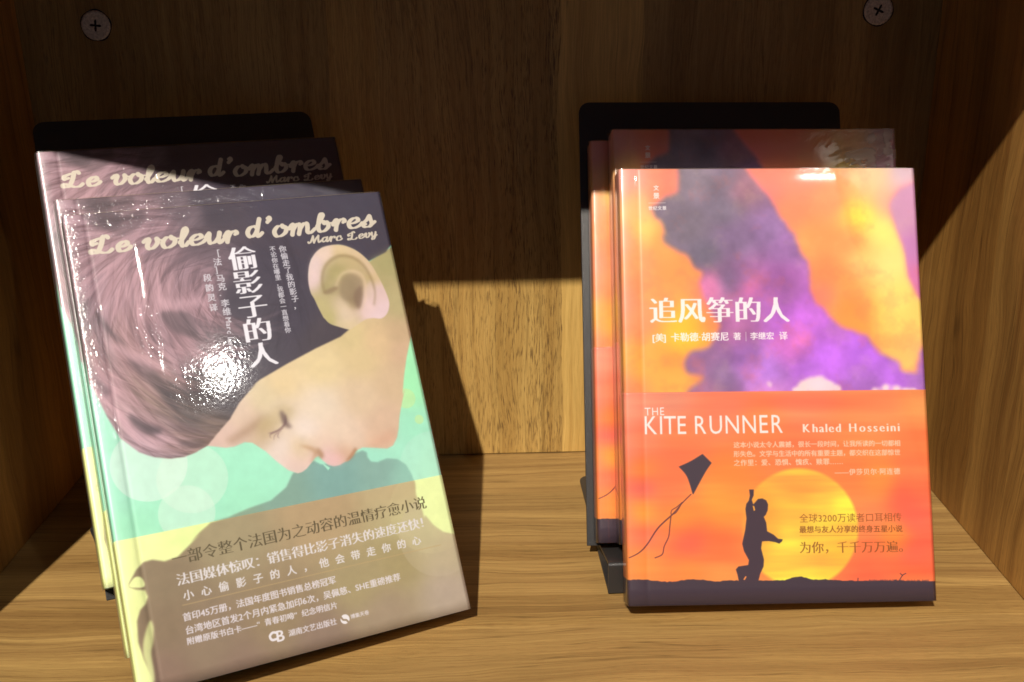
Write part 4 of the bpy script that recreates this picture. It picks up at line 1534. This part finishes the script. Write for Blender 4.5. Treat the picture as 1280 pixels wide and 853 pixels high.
# ------------------------------------------------------------------ stands: one bent black steel sheet each
k = NT('black_steel')
tc = k.n('ShaderNodeTexCoord')
nz_ = k.noise(tc.outputs['Object'], 2600, 2, .6)
b = k.n('ShaderNodeBsdfPrincipled')
b.inputs['Base Color'].default_value = (0.028, 0.026, 0.026, 1)
b.inputs['Roughness'].default_value = .38
bp = k.n('ShaderNodeBump')
bp.inputs['Strength'].default_value = .35
bp.inputs['Distance'].default_value = .00008
k.l(nz_, bp.inputs['Height'])
k.l(bp.outputs[0], b.inputs['Normal'])
k.l(b.outputs[0], k.out.inputs[0])
M_STEEL = k.m


def strip_part(name, stations, parent, thick=.14, corner=None):
    """stations: list of (point, xdir, half-left, half-right) -> sheet swept through them"""
    v, f = [], []
    for (p, xd, a, b_) in stations:
        p, xd = Vector(p), Vector(xd)
        v.append(tuple(p + xd * a))
        v.append(tuple(p + xd * b_))
    for i in range(len(stations) - 1):
        f.append((2 * i, 2 * i + 1, 2 * i + 3, 2 * i + 2))
    o = mesh_obj(name, v, f, M_STEEL, parent)
    sd = o.modifiers.new('gauge', 'SOLIDIFY')
    sd.thickness = thick * S
    sd.offset = 0
    bevel(o, .04, 2)
    return o


def fillet(P, rad, n=4):
    """round the corners of a polyline of (point, left, right)"""
    out = [P[0]]
    for i in range(1, len(P) - 1):
        a, b_, c = (Vector(P[i - 1][0]), Vector(P[i][0]), Vector(P[i + 1][0]))
        d0, d1 = (a - b_), (c - b_)
        r_ = min(rad, d0.length * .45, d1.length * .45)
        p0, p1 = b_ + d0.normalized() * r_, b_ + d1.normalized() * r_
        for j in range(n + 1):
            t = j / n
            q = p0 * (1 - t) ** 2 + b_ * 2 * t * (1 - t) + p1 * t * t
            out.append((tuple(q), P[i][1], P[i][2]))
    out.append(P[-1])
    return out


def make_stand(label, M, loc, plate, ledge, base):
    """all in the books' own slanted frame except the base, which is level with the shelf"""
    Mi = M.inverted()
    t = thing('book_stand', label, 'book stand', 'black steel book stands', M)
    x0, x1, yp, z0, z1 = plate
    # back plate with rounded top corners, 1.4 mm sheet
    R = .55
    out = [(x0, z0), (x1, z0)]
    for i in range(7):
        a = math.pi / 2 * i / 6
        out.append((x1 - R + R * math.cos(a), z1 - R + R * math.sin(a)))
    for i in range(7):
        a = math.pi / 2 + math.pi / 2 * i / 6
        out.append((x0 + R + R * math.cos(a), z1 - R + R * math.sin(a)))
    n = len(out)
    v = [(x, yp, zz) for x, zz in out] + [(x, yp + .15, zz) for x, zz in out]
    f = [tuple(range(n)), tuple(reversed(range(n, 2 * n)))] + [(i, i + n, (i + 1) % n + n, (i + 1) % n) for i in range(n)]
    o = mesh_obj('back_plate', v, f, M_STEEL, t)
    bevel(o, .03, 2)
    # ledge, riser and foot as bent strips: given in world cm, brought into the frame
    def loc_(p):
        return tuple((Mi @ (Vector(p) * S)) / S)
    ud = M.to_3x3() @ Vector((1, 0, 0))
    ud.z = 0
    ud.normalize()
    P = fillet(ledge, .16)
    st = [(loc_(p), tuple((Mi.to_3x3() @ ud)), a, b_) for p, a, b_ in P]
    strip_part('ledge', st, t)
    fr, fl_ = base
    out = []
    (pf0, wa, wb), (pr0, ra, rb2) = base
    pf0, pr0 = Vector(pf0), Vector(pr0)
    cor = [pf0 + ud * wa, pf0 + ud * wb, pr0 + ud * rb2, pr0 + ud * ra]
    back = (pf0 - pr0).normalized()
    ring = [cor[0], cor[1]]
    Rr = .6
    c1 = cor[2] + back * Rr - ud * Rr
    for i in range(6):
        a = math.pi / 2 * i / 5
        ring.append(c1 + ud * (Rr * math.cos(a)) - back * (Rr * math.sin(a)))
    c2 = cor[3] + back * Rr + ud * Rr
    for i in range(6):
        a = math.pi / 2 * i / 5
        ring.append(c2 - ud * (Rr * math.sin(a)) - back * (Rr * math.cos(a)))
    n = len(ring)
    v = [loc_((p.x, p.y, .02)) for p in ring] + [loc_((p.x, p.y, .16)) for p in ring]
    f = [tuple(reversed(range(n))), tuple(range(n, 2 * n))] + [(i, (i + 1) % n, (i + 1) % n + n, i + n) for i in range(n)]
    o = mesh_obj('foot', v, f, M_STEEL, t)
    bevel(o, .03, 2)
    return t


# ------------------------------------------------------------------ the orange stack on the right
Cc_ = CAM_C
def scaled(P, s):
    return Cc_ + s * (np.array(P) - Cc_)


KO = scaled((5.218, -16.423, 0.164), .9695)
KU, KWv, KN = np.array([.99951, .02208, -.02229]), np.array([.01091, .42159, .90672]), np.array([.02942, -.90652, .42115])
KM = frame(KO, KU, KWv, KN)
KTH = 1.47


def at(M, x, y, z_):
    return M @ Matrix.Translation(Vector((x, y, z_)) * S)


kp = 2.0
fk1 = film_for('film_front_orange',
               [(11.5, 18.9, 2.0, .35, .5), (9.5, .15, 3.0, .12, .04), (1.5, .3, 1.5, .3, .1)],
               rnd_ridges(10, 9.5, 13.4, 18.1, 19.3, .6, 1.2, .5, .03, .010, 3) + rnd_ridges(6, 2.0, 3.4, .3, 1.2, .4, .8, .5, .03, .008, 4)
               + rnd_ridges(6, 3, 13, 3, 17, 1.2, 1, .3, .03, .004, 9),
               [], 21, KW, KH, kp, .01, .075, .002, edge=.05, dishes=[(kc.c((1035, 226))[0], .55, 2.0, 1.2, .0060)])
fk2 = film_for('film_second_orange',
               [(12.6, .9, 1.2, .9, .9), (10.4, .3, 1.4, .35, .6), (.4, .3, .6, .4, .4)],
               rnd_ridges(90, 11.4, 13.5, .1, 1.9, 2.75, .35, .8, .035, .045, 5) + rnd_ridges(26, 9.6, 11.8, .05, .6, 2.4, .5, .5, .03, .02, 6),
               [(13.0, .8, .8, 1.1, 1.0), (11.7, 1.5, 1.1, .5, .8), (12.0, .9, 1.6, .8, .06)], 22, KW, KH, kp, .01, .09, .006, edge=.06)
fk3 = film_for('film_third_orange', [(.5, 1, .6, 1.4, .3)], rnd_ridges(12, 0, 1.4, 1, 14, 1.5, .3, 1.4, .04, .006, 8), [], 23, KW, KH, kp, .01, .08, .006, edge=.06)
GK = 'orange sunset paperbacks on the right stand'
make_book('frontmost orange sunset paperback, shrink-wrapped, with white title and kite silhouette fully in view', GK,
          KM, KW, KH, KTH, KOBI, M_KPRINT, M_KBACK, fk1, kp, top_bend=.032, bow=.03, ear=[(W_, KH + .02, .1, .06) for W_ in (.02,)])
make_book('orange paperback showing only a shaded top strip with crumpled film at its right corner', GK,
          at(KM, 0.0, 2.0, 2.45), KW, KH, KTH, KOBI, M_KPRINT, M_KBACK, fk2, kp, top_bend=.004, ear=[(-.05, KH - .25, -.22, .12), (0.0, KH + .0, .5, .09)])
make_book('rearmost orange paperback against the black stand, showing a narrow strip along its left side', GK,
          at(KM, -.86, 3.66, 2.39), KW, KH, KTH, KOBI, M_KPRINT, M_KBACK, fk3, kp, top_bend=0.0)
make_stand('black steel book stand with rounded corners behind the orange sunset paperbacks', KM, None,
           (-1.24, 12.18, 5.16, 2.10, 24.36),
           [((4.4, -15.22, .10), 0.0, 12.6), ((4.4, -15.27, 1.65), 0, 12.6), ((4.4, -11.90, .72), -.12, 12.7), ((4.35, -11.6, .95), -.2, 12.75)],
           [((4.42, -15.2, 0), 0.0, 12.6), ((3.92, -3.4, 0), 0.0, 13.4)])

# ------------------------------------------------------------------ the green stack on the left
VS = .9690
VO = scaled((-14.809, -22.442, 0.549), VS)
VU, VWv, VN = np.array([.9001, .43451, -.03214]), np.array([-.20324, .48398, .85115]), np.array([.38538, -.75959, .52393])
VM = frame(VO, VU, VWv, VN)
VTH = 1.42
L1 = [(2.7 + .18 * i, 1.2 + 1.0 * i, 2.95 + .22 * i, 2.2 + 1.0 * i, .05, .012 * (-1) ** i) for i in range(5)]
px = lambda x, y, w_=0: (vp(x, y)[0], vp(x, y)[1])
str1 = []
for (xa, ya, xb, yb_, wd, am) in [(163, 278, 176, 335, .10, .020), (168, 300, 184, 380, .09, .026), (176, 335, 190, 430, .08, .02), (172, 320, 181, 372, .05, .02),
                                  (222, 462, 233, 500, .06, .018), (228, 478, 240, 520, .05, .016), (240, 470, 246, 505, .05, .012), (110, 400, 128, 470, .07, .012),
                                  (118, 300, 126, 350, .06, .012), (190, 370, 200, 470, .12, .010), (92, 280, 120, 420, .12, .012), (285, 262, 292, 282, .05, .015), (320, 250, 326, 272, .05, .015)]:
    a_, b_ = vp(xa, ya), vp(xb, yb_)
    str1.append((a_[0], a_[1], b_[0], b_[1], wd, am))
spk = []
for (x, y, rx, ry, am) in [(110, 282, 1.5, .9, 1.3), (150, 275, 1.8, .7, 1.2), (205, 268, 1.8, .5, 1.1), (95, 330, .6, 2.4, 1.2), (112, 420, .5, 2.5, 1.0), (128, 500, .4, 1.5, .8), (180, 400, .5, 1.6, .7), (262, 480, 1.5, 1.0, .10), (240, 488, .6, .7, .30), (290, 440, .8, .8, .10),
                           (130, 490, .5, 1.0, .5), (300, 262, 1.2, .3, .8), (250, 840, 1.6, .4, .5), (215, 830, .8, .5, .5)]:
    q = vp(x, y)
    spk.append((q[0], q[1], rx, ry, am))
fv1 = film_for('film_front_green', spk, str1 + rnd_ridges(50, .2, 3.2, .2, 3.0, 1.2, .8, .45, .035, .012, 15) + rnd_ridges(14, 2, 6, 18.2, 19.3, .3, .6, .4, .03, .010, 16)
               + rnd_ridges(20, .1, 1.0, 3, 10, 1.55, .3, .7, .035, .010, 17), [], 31, VW, VH, 2.0, .01, .062, .0035)
fv2 = film_for('film_second_green', [(2.0, .6, 2.5, .9, 1.1), (6, .5, 3, .6, .8), (9.5, .4, 2.0, .5, .7), (.5, 4, .6, 4, .5)],
               rnd_ridges(150, .2, 11.5, .1, 1.4, 1.1, .7, .4, .03, .026, 25) + rnd_ridges(10, 6.5, 11, .2, .9, 1.25, .25, .8, .03, .02, 26),
               [(12, .5, 3.0, .5, .06)], 32, VW, VH, 2.0, .01, .11, .005)
fv3 = film_for('film_rear_green', [(4.2, .9, 1.0, .8, .8), (.6, 1.2, .7, 1.2, .5), (7.5, 2.0, 3, .5, .6), (8, 2.5, 3.5, .5, .8)],
               rnd_ridges(70, .2, 9.5, .1, 2.6, 1.1, .8, .35, .03, .022, 35), [], 33, VW, VH, 2.0, .01, .11, .005)
GV = 'green paperbacks with a boy on the left stand'
make_book('frontmost green paperback, tilted and shrink-wrapped, showing a whole boy looking down', GV,
          VM, VW, VH, VTH, VOBI, M_VPRINT, M_VBACK, fv1, 2.0, top_bend=.006, bow=.02)
make_book('middle green paperback, only a crinkled film strip showing above the front copy', GV,
          at(VM, -.08, 1.95, 1.46), VW, VH, VTH, VOBI, M_VPRINT, M_VBACK, fv2, 2.0, top_bend=.004)
make_book('rearmost green paperback, highest in its stack, script title showing with its right end shaded', GV,
          at(VM, -.46, 3.42, 4.39), VW, VH, VTH, VOBI, M_VPRINT, M_VBACK, fv3, 2.0, top_bend=.0, ear=[(.4, VH + .0, .35, .22)])
uh = np.array([VU[0], VU[1]]) / np.hypot(VU[0], VU[1])
nh = np.array([-uh[1], uh[0]])          # level direction into the shelf


def vpt(x, y, z_):
    p = VM @ (Vector((x, y, z_)) * S)
    return np.array(p) / S


lf = vpt(0, 3.50, 4.20)
lr = vpt(0, 5.00, 4.20)
make_stand('black steel book stand, slightly turned, behind the green boy paperbacks', VM, None,
           (-.40, 12.85, 4.92, 3.9, 26.15),
           [((lf[0], lf[1], .10), 1.8, 12.6), (tuple(lf), 1.8, 12.6), (tuple(lr), 1.7, 12.7), (tuple(vpt(0, 5.0, 4.5)), 1.6, 12.7)],
           [((lf[0], lf[1], 0), .6, 12.6), (tuple(np.array([lf[0], lf[1], 0]) + np.r_[nh * 12.4, 0]), -.36, 12.8)])
